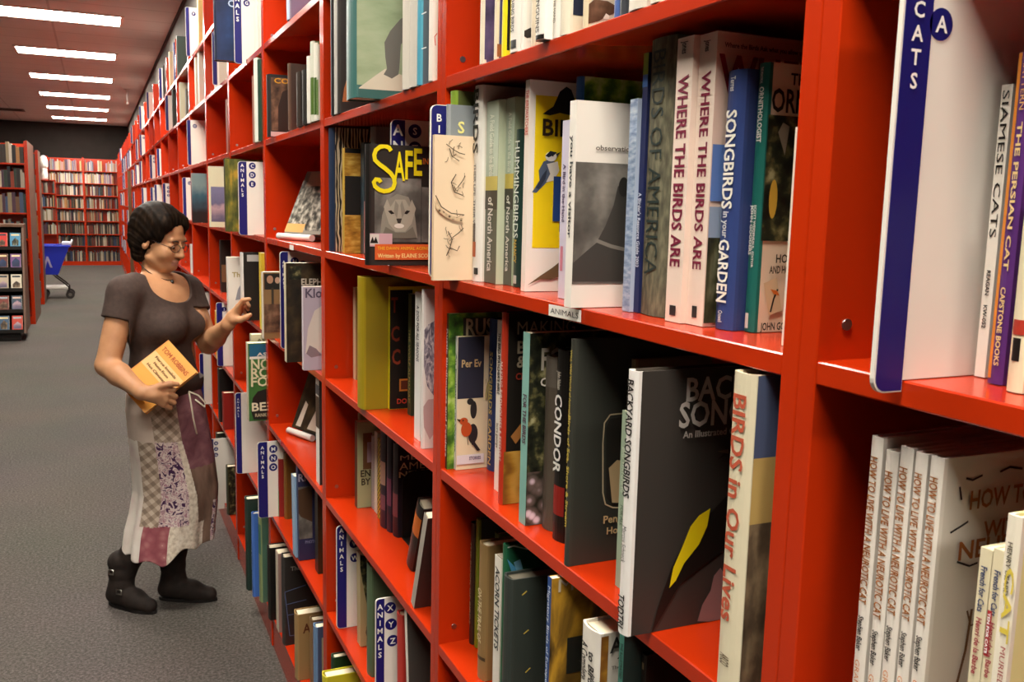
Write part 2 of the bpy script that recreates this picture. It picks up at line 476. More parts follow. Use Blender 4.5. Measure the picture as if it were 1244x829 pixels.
# small sprinkler hanging by the wall
t = thing('ceiling_sprinkler', 'small white sprinkler hanging from the ceiling near the grey wall', 'sprinkler', (.555, 17.3, CEIL))
bm = bmesh.new(); tube(bm, [(0, 0, 0), (0, 0, -.012)], .05, 16); obj('escutcheon', bm, M('#d8d2c8', .4), t)
bm = bmesh.new(); tube(bm, [(0, 0, -.012), (0, 0, -.22)], .013, 10); tube(bm, [(0, 0, -.22), (0, 0, -.25)], .022, 10); obj('pipe', bm, M('#e6e2da', .4), t)
t = thing('ceiling_vent', 'dark slotted air vent flush in the ceiling at far left', 'vent', (-1.62, 22.8, CEIL))
bm = bmesh.new(); box(bm, -.3, .3, -.3, .3, -.008, 0); obj('frame', bm, M('#6f5f55', .7), t)
for k in range(5):
    bx('louver', (-.26, .26, -.25+k*.105, -.19+k*.105, -.014, -.009), M('#4a3e38', .7), t)

# ------------------------------------------------------------------ bookcases
_BC = {}
def make_bookcase(rows, top, depth, mat=RED, pins=True, name='bookcase', width=BAY):
    """depth along +x, width along +y (0..BAY)"""
    key = (tuple(rows), top, depth, pins, width)
    if key in _BC: return copy_tree(_BC[key])
    r = thing(name, '', 'bookcase')
    pt = .021
    for y in (0.0003, width-pt-.0003):
        bx('side_panel', (0, depth, y, y+pt, 0, top), mat, r, bevel=.0012)
    bx('back_panel', (depth-.006, depth, pt, width-pt, rows[0]-.02, top-.02), mat, r)
    bx('kick_board', (.004, .02, pt, width-pt, 0, rows[0]-.02), mat, r)
    sh = None
    for z in rows:
        if sh is None:
            bm = bmesh.new(); box(bm, .0006, depth-.006, pt, width-pt, -.02, 0, bevel=.0014)
            sh = obj('shelf', bm, mat, r); sh.location = (0, 0, z)
        else:
            c = sh.copy(); C.objects.link(c); c.parent = r; c.location = (0, 0, z)
    if pins:
        pm = None
        for z in rows:
            if pm is None:
                bm = bmesh.new(); tube(bm, [(0, 0, 0), (0, -.0016, 0)], .005, 12); tube(bm, [(0, -.0016, 0), (0, -.0018, 0)], .0022, 8)
                pm = obj('shelf_pin', bm, STEEL, r); q = pm
            else:
                q = pm.copy(); C.objects.link(q); q.parent = r
            q.location = (.03, width-pt-.0003, z+.03)
    _BC[key] = r
    return r
BAYNAME = {0: 'red bookcase unit holding the cat books at the right edge', 1: 'red bookcase unit full of bird books nearest the camera', 2: 'red bookcase unit second along, with the yellow titled cougar book',
           3: 'red bookcase unit third along, with the elephant and ape books', 4: 'red bookcase unit fourth along, where the woman reaches in', 5: 'red bookcase unit fifth along, just behind the reaching arm',
           6: 'red bookcase unit sixth along, behind the shopper in the skirt', -1: 'red bookcase unit beside the camera at the right'}
for i in range(0, 28):
    b = make_bookcase(ROWS, TOP, BACKX-FRONT, pins=True)
    b.location = (FRONT, POST1+BAY*(i-1), 0)
    tag(b, BAYNAME.get(i, 'red wall bookcase unit, %s in the receding row from the near end' % ordn[i] if i < 28 else ''), 'bookcase', 'red bookcase units along the right wall')
structure('trim_2', (.50, .5435, 16.55, 16.83, 0, 2.12), tex_mat('brown_wood', 'noise', [(.3, '#5a3f26'), (.7, '#6f5030')], 5, (1, 1, .2), .5))

BROWS = [.10, .48, .78, 1.10, 1.41, 1.73, 2.03, 2.33]
BKY = 25.4
BW = .795
for k in range(3):
    b = make_bookcase(BROWS, 2.66, .30, pins=False, width=BW)
    b.rotation_euler = (0, 0, math.pi/2)          # depth runs to +Y, width to -X
    b.location = (.543-BW*k, BKY, 0)
    tag(b, 'tall red bookcase on the charcoal back wall, %s from the right corner' % ordn[k], 'bookcase', 'red bookcases on the back wall')
b = make_bookcase([.10, .46, .80, 1.12, 1.44, 1.76], 2.07, .28, pins=False, width=.60)
b.rotation_euler = (0, 0, math.pi/2); b.location = (-.845, 24.5, 0)
tag(b, 'low red bookcase behind the blue cart with a white bag on top', 'bookcase')
bx('top_board', (0, .28, .021, .579, 2.05, 2.07), RED, b)
# gondola shelving at left: red shelves with brown end panels
GROWS = [.10, .48, .80, 1.12, 1.45, 1.77, 2.08]
TAUPE = tex_mat('taupe_panel', 'noise', [(.3, '#6f5648'), (.7, '#7f6656')], 3, rough=.5)
for k, (x, y, lab) in enumerate(((-.795, 13.52, 'red gondola bookcase with brown end panel behind the paperback rack'), (-.80, 16.04, 'red gondola bookcase with brown end panel beside the blue cart'))):
    b = make_bookcase(GROWS, 2.36, .30+k*.0001, pins=False)
    b.rotation_euler = (0, 0, math.pi/2); b.location = (x, y, 0)
    tag(b, lab, 'bookcase', None)
    # end panel: local depth x, just beyond the width origin (world +X side)
    bx('end_panel', (.012, 1.3-.68*k, -.020, -.001, 0, 2.37), TAUPE, b, bevel=.002)
    bx('end_edge', (-.002, .0115, -.020, -.001, 0, 2.37), RED, b)

# metric data: [label, x, y, z, thickness, height, depth, hardback, tilt, cover, spine, pages, group, print]
BOOKS = [
  ["white spined book about siamese cats beside the cats divider",0.6145,0.4826,1.5301,0.0092,0.2182,0.17,0,0,"#ebe3d6","#ebe3d6","#e8dcc0","",[["S","SIAMESE CATS",0.2146,0.1063,0.62,0.5,"#17130f"],["S","REAGAN",0.0816,0.0628,0.35,0.5,"#17130f"],["S","KW-052",0.0553,0.0376,0.35,0.5,"#17130f"]]],
  ["purple spined persian cat book with orange edge",0.5995,0.4554,1.5301,0.0127,0.2369,0.17,1,0,"#2b3350","#5b2f78","#e8dcc0","",[["SR",0.2378,0.0041,0,0.3,"#e08a2a"],["S","THE PERSIAN CAT",0.1883,0.0835,0.3,0.62,"#e9c98a"],["S","MATTERN",0.2333,0.1968,0.3,0.62,"#e9b56a"],["S","CAPSTONE BOOKS",0.0715,0.014,0.3,0.62,"#e9c98a"]]],
  ["cream cat book at the right edge beside the purple one",0.5845,0.4282,1.5301,0.0125,0.136,0.15,1,0,"#e9dfbd","#e9dfbd","#e8dcc0","",[["SR",0.0384,0.0221,0.2,0.7,"#17130f"],["SR",0.0512,0.0407,0.1,0.9,"#b23a2a"]]],
  ["white neurotic cat book farthest left of the five copies",0.5645,0.5278,1.1878,0.012,0.2879,0.2,1,0,"#ded5c8","#ebe3d8","#e8dcc0","neurotic cat humour books in a row",[["S","HOW TO LIVE WITH A NEUROTIC CAT",0.2715,0.1476,0.6,0.5,"#9a5a1c"],["S","Stephen Baker",0.1368,0.1066,0.45,0.5,"#17130f"],["S","GRAMERCY",0.0986,0.0532,0.4,0.5,"#d88a50"]]],
  ["white neurotic cat book second from left of the five copies",0.5645,0.5116,1.1878,0.0125,0.28,0.2,1,0,"#ded5c8","#ebe3d8","#e8dcc0","neurotic cat humour books in a row",[["S","HOW TO LIVE WITH A NEUROTIC CAT",0.2637,0.1417,0.6,0.5,"#9a5a1c"],["S","Stephen Baker",0.1311,0.1013,0.45,0.5,"#17130f"],["S","GRAMERCY",0.0935,0.0488,0.4,0.5,"#d88a50"]]],
  ["white neurotic cat book in the middle of the five copies",0.5645,0.4978,1.1878,0.0124,0.2868,0.2,1,0,"#ded5c8","#ebe3d8","#e8dcc0","neurotic cat humour books in a row",[["S","HOW TO LIVE WITH A NEUROTIC CAT",0.2708,0.1511,0.6,0.5,"#9a5a1c"],["S","Stephen Baker",0.1408,0.1116,0.45,0.5,"#17130f"],["S","GRAMERCY",0.1039,0.0601,0.4,0.5,"#d88a50"]]],
  ["white neurotic cat book fourth from left of the five copies",0.5645,0.4843,1.1878,0.0112,0.2857,0.2,1,0,"#ded5c8","#ebe3d8","#e8dcc0","neurotic cat humour books in a row",[["S","HOW TO LIVE WITH A NEUROTIC CAT",0.2701,0.1524,0.6,0.5,"#9a5a1c"],["S","Stephen Baker",0.1423,0.1136,0.45,0.5,"#17130f"],["S","GRAMERCY",0.106,0.0629,0.4,0.5,"#d88a50"]]],
  ["white neurotic cat book with its lettered front cover showing",0.5645,0.4695,1.1878,0.0119,0.2864,0.2,1,0,"#ded5c8","#ebe3d8","#e8dcc0","neurotic cat humour books in a row",[["S","HOW TO LIVE WITH A NEUROTIC CAT",0.271,0.1554,0.6,0.5,"#9a5a1c"],["S","Stephen Baker",0.1455,0.1173,0.45,0.5,"#17130f"],["S","GRAMERCY",0.1098,0.0675,0.4,0.5,"#d88a50"],["T","HOW TO LIVE",0.0276,0.2454,0.0144,0.1059,"#9a5a2a"],["T","WITH A",0.0451,0.2205,0.0133,0.0663,"#9a5a2a"],["T","NEUROTIC",0.0205,0.2061,0.0145,0.114,"#9a5a2a"],["L",[[0.0227,0.2697],[0.0299,0.2677],[0.0401,0.2705]],0.0017,"#17130f"],["L",[[0.0587,0.2713],[0.0692,0.2742],[0.0835,0.2715]],0.0019,"#17130f"],["L",[[0.0165,0.264],[0.0196,0.2534]],0.0017,"#17130f"],["L",[[0.0107,0.2288],[0.0214,0.2326],[0.0289,0.2356]],0.0017,"#17130f"],["L",[[0.0207,0.2047],[0.0345,0.1995],[0.0433,0.2009]],0.0017,"#17130f"],["L",[[0.0419,0.1637],[0.0392,0.1303],[0.0335,0.1048]],0.0028,"#6a4a2a"],["L",[[0.0366,0.1632],[0.0419,0.1502],[0.0508,0.1514]],0.0019,"#6a4a2a"]]],
  ["first thin cream phrase book beside the neurotic cat books",0.5445,0.4084,1.1878,0.0092,0.2402,0.13,0,0,"#e3d6b4","#e6dab8","#e8dcc0","",[["S","French for Cats",0.2274,0.1948,0.5,0.5,"#2a3a6a"],["S","Henri de la Barbe",0.1906,0.1495,0.45,0.5,"#a03040"]]],
  ["second thin cream phrase book with red TEN tag",0.5445,0.3981,1.1878,0.0096,0.2428,0.13,0,0,"#e3d6b4","#e6dab8","#e8dcc0","",[["S","French for Cats",0.2283,0.1962,0.45,0.5,"#2a3a6a"],["S","Henri de la Barbe",0.1915,0.1516,0.4,0.5,"#a03040"],["SR",0.1991,0.1665,0.05,0.4,"#b02a2a"],["S","TEN FOR CATS",0.1974,0.1683,0.2,0.22,"#ffffff"]]],
  ["pale yellow cat book with rough lettering at lower right",0.5345,0.382,1.1878,0.0105,0.2732,0.13,1,0,"#e6dc9a","#ece4d0","#e8dcc0","",[["S","HENRY BEARD",0.2554,0.2189,0.3,0.5,"#5a5040"],["S","CAT",0.2386,0.1875,0.6,0.7,"#d9c24a"],["S","MURIEL",0.1846,0.1585,0.35,0.75,"#a02a2a"]]],
  ["cream edged purple picture book at left on the top bird shelf",0.5485,1.343,1.8678,0.0168,0.24,0.14,1,0,"#5a4668","#e6d9c0","#e8dcc0","",[["P",[[-0.0005,0.0937],[0.0163,0.0937],[0.0163,0.006],[-0.0005,0.006]],"@purple"]]],
  ["blue and purple book with brown base on the top bird shelf",0.5485,1.2951,1.8678,0.0094,0.225,0.14,1,0,"#4b4a7c","#e0d2ba","#e8dcc0","",[["P",[[0.0009,0.022],[0.0093,0.022],[0.0093,0.0039],[0.0009,0.0039]],"#9a5a35"]]],
  ["yellow and black banded book on the top bird shelf",0.5485,1.2587,1.8678,0.0165,0.21,0.14,1,0,"#f0dc1e","#f0dc1e","#e8dcc0","",[["P",[[-0.0027,0.1115],[0.0051,0.1115],[0.0051,0.0079],[-0.0027,0.0079]],"#17130f"]]],
  ["white spined book with tiny vertical text on the top shelf",0.5485,1.21,1.8678,0.0342,0.245,0.13,1,0,"#ebe3d6","#efe9df","#e8dcc0","",[["S","WATCHING BIRDS",0.0942,0.0276,0.3,0.5,"#555555"],["SR",0.0164,0.0052,0.3,0.8,"#444444"]]],
  ["white book with black ragged graphic low on its cover",0.5485,1.1992,1.8678,0.0102,0.23,0.13,1,0,"#e8e2d6","#efe9df","#e8dcc0","",[["P",[[-0.0044,0.0228],[0.0105,0.0308],[0.0121,0.0178],[0.0046,0.016],[0.0008,0.0178],[-0.0029,0.0164]],"#2d2a28"]]],
  ["torn cream paperback beside the penguin spined white book",0.5485,1.1621,1.8678,0.0131,0.215,0.14,1,0,"#e6d6bb","#e6d6bb","#e8dcc0","",[]],
  ["white spined book with black penguin foot on the top shelf",0.5365,1.1094,1.8678,0.025,0.25,0.15,1,0,"#efeadf","#f1ece2","#e8dcc0","",[["S","PENGUINS",0.0604,0.0092,0.4,0.5,"#6a6258"],["SR",0.0061,-0.0042,0,1,"#17130f"]]],
  ["white book with faint grey lettering and brown foot",0.5485,1.0887,1.8678,0.0201,0.235,0.15,1,0,"#ece5d6","#efe9dd","#e8dcc0","",[["S","A BIRD IN THE HAND",0.0796,0.0187,0.3,0.5,"#9a9080"],["P",[[-0.0004,0.0079],[0.0238,0.0079],[0.0238,-0.0041],[-0.0004,-0.0041]],"#7a5a40"]]],
  ["cream book with dark blue square on its cover",0.5485,1.0616,1.8678,0.0251,0.22,0.14,1,0,"#e4dbc0","#e8dfc8","#e8dcc0","",[["P",[[0.0037,0.0533],[0.0177,0.0533],[0.0177,0.0232],[0.0037,0.0232]],"#20283c"]]],
  ["book with brown feathered owl picture on the top shelf",0.5485,1.015,1.8678,0.0126,0.205,0.16,1,0,"#cdc3ae","#dcccaa","#e8dcc0","",[["P",[[-0.0001,0.0038],[0.0001,0.0267],[0.0077,0.0332],[0.0259,0.0333],[0.0376,0.0288],[0.038,0.0211],[0.0233,0.0139],[0.0155,0.0092]],"@brown"],["P",[[0.02,0.0116],[0.0243,0.0188],[0.029,0.0164],[0.0291,0.0125]],"#e8e0d0"]]],
  ["blue spined book next to the owl picture book",0.5485,0.9416,1.8678,0.0111,0.24,0.12,1,0,"#3a4a78","#4a64a0","#e8dcc0","",[]],
  ["charcoal spined book near the right on the top bird shelf",0.5485,0.9273,1.8678,0.0127,0.225,0.12,1,0,"#555a62","#3d4248","#e8dcc0","",[]],
  ["pale grey book farther right on the top bird shelf",0.5485,0.8827,1.8678,0.0378,0.21,0.12,1,0,"#cfc8ba","#d8d0c0","#e8dcc0","",[]],
  ["cream book second from right on the top bird shelf",0.5485,0.8509,1.8678,0.0257,0.245,0.12,1,0,"#d8ccb0","#e0d8c4","#e8dcc0","",[]],
  ["olive green book with only its top showing behind grey book",0.5425,1.4467,1.5301,0.0224,0.3082,0.13,1,0,"#4d5527","#7f9a34","#e8dcc0","",[]],
  ["grey book with yellow S lettering behind the branch cover",0.5265,1.4361,1.5301,0.01,0.2842,0.13,1,0,"#80878a","#969c9e","#e8dcc0","",[["T","S",0.0162,0.2396,0.0183,0,"#e2dc8a"]]],
  ["cream paperback printed with brown winding branches",0.4995,1.4255,1.5301,0.01,0.2343,0.165,0,0,"#e8cfae","#d9bd98","#e8dcc0","",[["L",[[0.033,0.214],[0.0327,0.2101],[0.0317,0.2063],[0.0331,0.2029]],0.0008,"#5a4636"],["L",[[0.0387,0.2174],[0.0416,0.219],[0.0443,0.2173],[0.0472,0.2157]],0.0008,"#5a4636"],["L",[[0.0318,0.2062],[0.0315,0.2101],[0.0318,0.214],[0.034,0.2166]],0.0009,"#5a4636"],["L",[[0.037,0.2055],[0.0345,0.2031],[0.0315,0.2023],[0.0284,0.2022]],0.0009,"#5a4636"],["L",[[0.0231,0.1995],[0.0223,0.1957],[0.0205,0.1925],[0.0175,0.1916]],0.0008,"#5a4636"],["L",[[0.0404,0.2136],[0.0414,0.2174],[0.042,0.2212],[0.0445,0.2234]],0.0009,"#5a4636"],["L",[[0.0242,0.2202],[0.0249,0.2239],[0.0277,0.2256],[0.0303,0.2278]],0.0008,"#5a4636"],["L",[[0.0376,0.1556],[0.035,0.1577],[0.032,0.1589],[0.0292,0.1605]],0.0008,"#5a4636"],["L",[[0.0498,0.151],[0.0488,0.1547],[0.0499,0.1585],[0.0515,0.1597]],0.0008,"#5a4636"],["L",[[0.0351,0.1454],[0.036,0.1491],[0.0388,0.151],[0.0416,0.1526]],0.0008,"#5a4636"],["L",[[0.036,0.1462],[0.0356,0.1501],[0.0341,0.1535],[0.0311,0.1546]],0.0009,"#5a4636"],["L",[[0.0512,0.1682],[0.0513,0.1696],[0.0512,0.1716],[0.0512,0.1753]],0.0008,"#5a4636"],["L",[[0.0471,0.1454],[0.0488,0.142],[0.0498,0.1383],[0.0519,0.1368]],0.0009,"#5a4636"],["L",[[0.0383,0.1449],[0.0403,0.1481],[0.0422,0.1511],[0.0453,0.1512]],0.0009,"#5a4636"],["L",[[0.0332,0.1528],[0.0347,0.1493],[0.0373,0.1473],[0.0403,0.146]],0.0009,"#5a4636"],["L",[[0.0218,0.0767],[0.0211,0.0806],[0.0195,0.084],[0.0203,0.0877]],0.0009,"#5a4636"],["L",[[0.0264,0.0646],[0.0289,0.0669],[0.0319,0.0682],[0.0349,0.069]],0.0009,"#5a4636"],["L",[[0.0315,0.0505],[0.0285,0.052],[0.0255,0.053],[0.023,0.0554]],0.0008,"#5a4636"],["L",[[0.0251,0.0494],[0.0253,0.0454],[0.0252,0.0414],[0.0275,0.0388]],0.0008,"#5a4636"],["L",[[0.0302,0.0775],[0.0272,0.0761],[0.0241,0.0757],[0.0222,0.0726]],0.0008,"#5a4636"],["L",[[0.0282,0.0582],[0.0255,0.0602],[0.0236,0.0632],[0.0228,0.0672]],0.0009,"#5a4636"],["L",[[0.0201,0.0582],[0.022,0.0549],[0.0247,0.0529],[0.0276,0.0512]],0.0009,"#5a4636"],["L",[[0.0252,0.0674],[0.0221,0.0683],[0.019,0.0682],[0.016,0.069]],0.0009,"#5a4636"],["L",[[0.0459,0.0915],[0.0476,0.088],[0.0489,0.0845],[0.049,0.0805]],0.0009,"#5a4636"],["L",[[0.0428,0.0905],[0.0432,0.0865],[0.0452,0.0835],[0.0474,0.0806]],0.0009,"#5a4636"],["L",[[0.0401,0.1045],[0.0382,0.1076],[0.0382,0.1116],[0.0377,0.1155]],0.0009,"#5a4636"],["L",[[0.0416,0.1041],[0.044,0.1065],[0.0471,0.1063],[0.0503,0.1065]],0.0008,"#5a4636"],["L",[[-0.0016,0.1286],[0.0069,0.1158],[0.0183,0.1069],[0.0325,0.1018],[0.0482,0.0995]],0.0056,"@scribble"],["L",[[0.0011,0.1378],[0.0111,0.1198],[0.0281,0.1097],[0.051,0.1075]],0.0016,"#4a3a2a"],["L",[[0.018,0.2199],[0.0307,0.2115],[0.0407,0.2067],[0.0507,0.2046]],0.0014,"#4a3a2a"],["L",[[0.0237,0.2137],[0.0281,0.201],[0.0409,0.1938]],0.0014,"#4a3a2a"],["L",[[0.0356,0.1727],[0.0274,0.1594],[0.0332,0.1439],[0.0475,0.1391]],0.0017,"#4a3a2a"],["L",[[0.0388,0.1519],[0.0471,0.1627],[0.0513,0.1707]],0.0014,"#4a3a2a"],["L",[[0.0229,0.0806],[0.0302,0.0674],[0.0262,0.0528],[0.0207,0.0408]],0.0017,"#4a3a2a"],["L",[[0.0302,0.0701],[0.0414,0.0781],[0.0499,0.0862]],0.0014,"#4a3a2a"],["L",[[0.0261,0.0541],[0.0391,0.0488],[0.0432,0.0568]],0.0015,"#4a3a2a"]]],
  ["white spined book with bold BIRDS lettering reading downward",0.5685,1.3918,1.5301,0.0331,0.3134,0.2,1,0,"#d9d2c4","#e9e6dd","#e8dcc0","",[["S","BIRDS",0.3077,0.206,0.62,0.5,"#17130f"],["S","THEIR LIFE  THEIR WAYS",0.1901,0.0699,0.25,0.5,"#777777"],["SR",0.0645,0.04,0.3,0.7,"#b5552a"],["SR",0.0941,0.0645,0.35,0.65,"#554a40"],["SR",0.0223,0.0114,0.6,0.9,"#333333"]]],
  ["first pale green bird field guide with torn foot",0.5754,1.3428,1.5301,0.0484,0.2867,0.14,0,0,"#b8c0a4","#5c6150","#e8dcc0","",[["SR",0.2897,0.1696,0,1,"#b9c6b2"],["SR",0.1696,0.1475,0,1,"#c9b85a"],["SR",0.1475,0.1176,0,1,"#3a3428"],["S","A Field Guide to the Birds",0.2656,0.1696,0.35,0.5,"#e6ead8"],["S","of North America",0.1371,0.0187,0.4,0.5,"#e8e4da"],["P",[[-0.0259,0.0211],[-0.0175,0.0236],[-0.0056,-0.0052],[-0.0168,-0.0076]],"#e8e0d0"]]],
  ["second pale green bird field guide beside its twin",0.5881,1.3104,1.5301,0.0318,0.2882,0.14,0,0,"#aab898","#565c50","#e8dcc0","",[["SR",0.291,0.1731,0,1,"#b3c3ac"],["SR",0.1731,0.1502,0,1,"#c9b550"],["SR",0.1502,0.1182,0,1,"#2f2c22"],["S","A Field Guide to the Birds",0.2662,0.1756,0.35,0.5,"#e6ead8"],["S","of North America",0.14,0.0211,0.4,0.5,"#e8e4da"]]],
  ["dark green hummingbirds book with pale spine letters",0.5914,1.2804,1.5301,0.0294,0.2386,0.14,1,0,"#1c332c","#1f3a33","#e8dcc0","",[["S","HUMMINGBIRDS",0.2214,0.0748,0.6,0.5,"#dfe6da"],["S","NANCY",0.0723,0.0368,0.35,0.5,"#c9a94a"],["SR",0.0177,0.0049,0.3,0.7,"#b9c0b4"]]],
  ["white bird book with yellow cover panel of perched birds",0.5674,1.2152,1.5301,0.0143,0.3013,0.2,0,0,"#ece3d8","#e8dccf","#e8dcc0","",[["S","THE BIRDWATCHERS",0.2873,0.2242,0.7,0.5,"#c05a4a"],["P",[[0.0095,0.2804],[0.0798,0.2804],[0.0798,0.0638],[0.0095,0.0638]],"#f0ce0a"],["P",[[0.0208,0.2548],[0.0375,0.2662],[0.0474,0.2877],[0.0577,0.2953],[0.0659,0.2913],[0.0718,0.2778],[0.0727,0.2545],[0.0484,0.2577],[0.0326,0.2533]],"#1d1b1c"],["T","BIRDS",0.0204,0.2248,0.0231,0.0889,"#2a1a0a"],["P",[[0.0071,0.1439],[0.0184,0.1607],[0.0167,0.1747],[0.0242,0.1878],[0.0333,0.1917],[0.0441,0.1875],[0.0485,0.1782],[0.0422,0.165],[0.0291,0.1575],[0.0137,0.1429]],"#4f5b70"],["P",[[0.0296,0.1845],[0.0468,0.1888],[0.0499,0.1759],[0.041,0.1614],[0.0291,0.1587],[0.0354,0.1707]],"#dcd4c6"],["E",0.0359,0.1953,0.0093,0.007,"#e8e4da"],["P",[[0.0266,0.1961],[0.0343,0.2034],[0.045,0.2016],[0.0411,0.1979],[0.0319,0.194]],"#1f2430"],["P",[[0.0437,0.1992],[0.0516,0.2031],[0.0452,0.1946]],"#1f2430"],["E",0.0385,0.1966,0.0012,0.0011,"#17130f"],["P",[[0.0122,0.1499],[0.0222,0.1678],[0.0298,0.1775],[0.0276,0.1633],[0.0175,0.1489]],"#2a3242"],["P",[[0.0408,0.1673],[0.0784,0.1673],[0.0784,0.1026],[0.0408,0.1026]],"#24407c"],["P",[[0.003,0.0096],[0.0227,0.0227],[0.0425,0.0347],[0.0558,0.0443],[0.0642,0.0394],[0.0593,0.0224],[0.0404,0.0177],[0.0228,0.0178]],"#6a5238"],["T","D",0.0516,0.0878,0.0144,0,"#4a3a0a"],["T","A",0.0523,0.0661,0.0145,0,"#4a3a0a"]]],
  ["thin lavender spined bird book with pink flamingo strip",0.5745,1.1033,1.5301,0.0195,0.2375,0.15,0,0,"#c0b8cc","#cdc6d4","#e8dcc0","",[["SR",0.2382,0.0818,0,1,"#cfc8d8"],["SR",0.0707,0.0373,0.2,0.6,"#c87a8a"],["S","A Bird in the Hand",0.1802,0.1038,0.4,0.5,"#5a4a6a"]]],
  ["white book with a black and white photo of a harnessed animal",0.5293,0.9993,1.5301,0.0175,0.25,0.2,0,0,"#e8e1d6","#ece6dc","#e8dcc0","",[["S","you have a visitor",0.2092,0.0854,0.45,0.5,"#444444"],["T","observations",0.0268,0.1924,0.0059,0.0581,"#6a6258"],["P",[[-0.0054,0.1773],[0.0956,0.1773],[0.0956,0.0294],[-0.0054,0.0294]],"@bwphoto"],["P",[[-0.0008,0.0537],[0.0191,0.0698],[0.0326,0.08],[0.0445,0.1013],[0.0551,0.1268],[0.0599,0.149],[0.0666,0.1573],[0.0889,0.1631],[0.0955,0.0315],[-0.0001,0.0325]],"#3d3a36"],["L",[[0.0325,0.083],[0.0538,0.076],[0.0937,0.0679]],0.0046,"#7a756c"],["E",0.0682,0.1493,0.0071,0.012,"#2a2825"]]],
  ["book with blue spine and foliage cover rising behind white one",0.6195,1.1568,1.5301,0.017,0.303,0.13,1,0,"@foliage","#2f5f9a","#e8dcc0","",[]],
  ["pale blue patterned spine bird book left of the navy guide",0.5798,0.9441,1.5301,0.0167,0.25,0.12,0,0,"#a8b8cc","@bluepat","#e8dcc0","",[]],
  ["slim navy birding resource guide with green top",0.5851,0.9329,1.5301,0.0106,0.3008,0.15,0,0,"#1c2450","#1d2558","#e8dcc0","",[["SR",0.302,0.2762,0,1,"#7d9438"],["SR",0.2762,0.2623,0,1,"#4a78c0"],["S","A Birder's Resource Guide 2003",0.1416,0.0543,0.6,0.5,"#d8dce8"]]],
  ["thick grey green cloth bound book with frayed top",0.5886,0.8818,1.5301,0.0505,0.3132,0.17,1,0,"#5a5848","@cloth","#e8dcc0","",[["S","BIRDS OF AMERICA",0.2996,0.0469,0.5,0.5,"#2f3a36"]]],
  ["first cream where-the-birds-are paperback on the bird row",0.5754,0.8313,1.5301,0.0294,0.3033,0.2,0,0,"#e6d0c0","#ead6c6","#e8dcc0","",[["S","WHERE THE BIRDS ARE",0.2642,0.0608,0.62,0.5,"#7a1f3a"],["S","Jones",0.2997,0.2862,0.35,0.5,"#4a3a3a"],["SR",0.0183,0.0073,0.3,0.7,"#2a2a2a"]]],
  ["second cream where-the-birds-are paperback with cover photos showing",0.5829,0.8011,1.5301,0.0296,0.3033,0.2,0,0,"#e0c2b0","#ead6c6","#e8dcc0","",[["S","WHERE THE BIRDS ARE",0.2652,0.0598,0.5,0.5,"#7a1f3a"],["S","Jones",0.2966,0.2851,0.3,0.5,"#4a3a3a"],["SR",0.0207,0.0082,0.35,0.65,"#2a2a2a"],["T","Where the Birds Ask what you allow us to go",0.008,0.2879,0.0048,0.1177,"#4a302a"],["T","WHERE",0.0018,0.2433,0.0373,0.1521,"#8a1f30"],["P",[[-0.0019,0.1902],[0.0303,0.1902],[0.0303,0.1322],[-0.0019,0.1322]],"#5a7ab8"],["P",[[0.0002,0.1263],[0.0394,0.1263],[0.0394,0.0041],[0.0002,0.0041]],"@forest"],["P",[[0.0002,0.1263],[0.033,0.1263],[0.033,0.0942],[0.0002,0.0942]],"#8a9ab0"]]],
  ["blue songbirds garden book with white spine letters",0.5946,0.7645,1.5301,0.0297,0.2625,0.17,1,0,"#2f3f74","#33467f","#e8dcc0","",[["S","SONGBIRDS",0.2232,0.1243,0.55,0.5,"#eceade"],["S","in your",0.1217,0.0948,0.3,0.5,"#cfd0d0"],["S","GARDEN",0.0931,0.0283,0.55,0.5,"#eceade"],["S","Terres",0.2563,0.2418,0.25,0.5,"#d8d8d0"],["S","Crowell",0.0197,0.0076,0.22,0.5,"#d8d8d0"]]],
  ["teal spined ornithologist guide with cream photo cover",0.6087,0.748,1.5301,0.0159,0.2679,0.17,1,0,"#dcc6ac","#1f6a60","#e8dcc0","",[["S","ORNITHOLOGIST",0.2446,0.1905,0.42,0.55,"#e8e8e0"],["S","THE PRACTICAL",0.2638,0.2478,0.2,0.5,"#e8e8e0"],["S","JOHN GOODERS",0.1288,0.0787,0.25,0.35,"#e8e8e0"],["S","SCOTT WEIDENSAUL, EDITOR",0.1288,0.066,0.2,0.65,"#e8e8e0"],["SR",0.0192,0.0037,0.25,0.6,"#d8d8d0"],["T","THE",0.0239,0.2477,0.011,0.0271,"#2a2018"],["T","ORNITHOLOGIST",0.0015,0.2207,0.0221,0.2102,"#2a2018"],["P",[[-0.0023,0.2173],[0.066,0.2173],[0.066,0.0933],[-0.0023,0.0933]],"@darkleaf"],["E",0.0124,0.135,0.0052,0.0195,"#c9a23a"],["P",[[0.0133,0.2007],[0.0187,0.2106],[0.0273,0.2071],[0.0234,0.1786]],"#8a8270"],["T","HOW",0.0196,0.0713,0.0084,0.0256,"#3a2a1a"],["T","AND HOW",0.0121,0.0605,0.0075,0.0318,"#3a2a1a"],["P",[[0.0066,0.0504],[0.0229,0.0562],[0.0321,0.0221],[0.0155,0.0174]],"#cfb590"],["L",[[0.0173,0.0207],[0.0205,0.0342],[0.0249,0.0443]],0.0021,"#17130f"],["P",[[0.0154,0.0445],[0.024,0.0426],[0.0276,0.0375],[0.0201,0.0393]],"#c86a2a"],["T","JOHN GOODERS",0.005,0.0024,0.0076,0.0538,"#1a1410"]]],
  ["slim cream book half hidden by the red upright",0.5745,0.662,1.5301,0.0044,0.1977,0.12,0,0,"#e0d2b8","#e4d8c0","#e8dcc0","",[]],
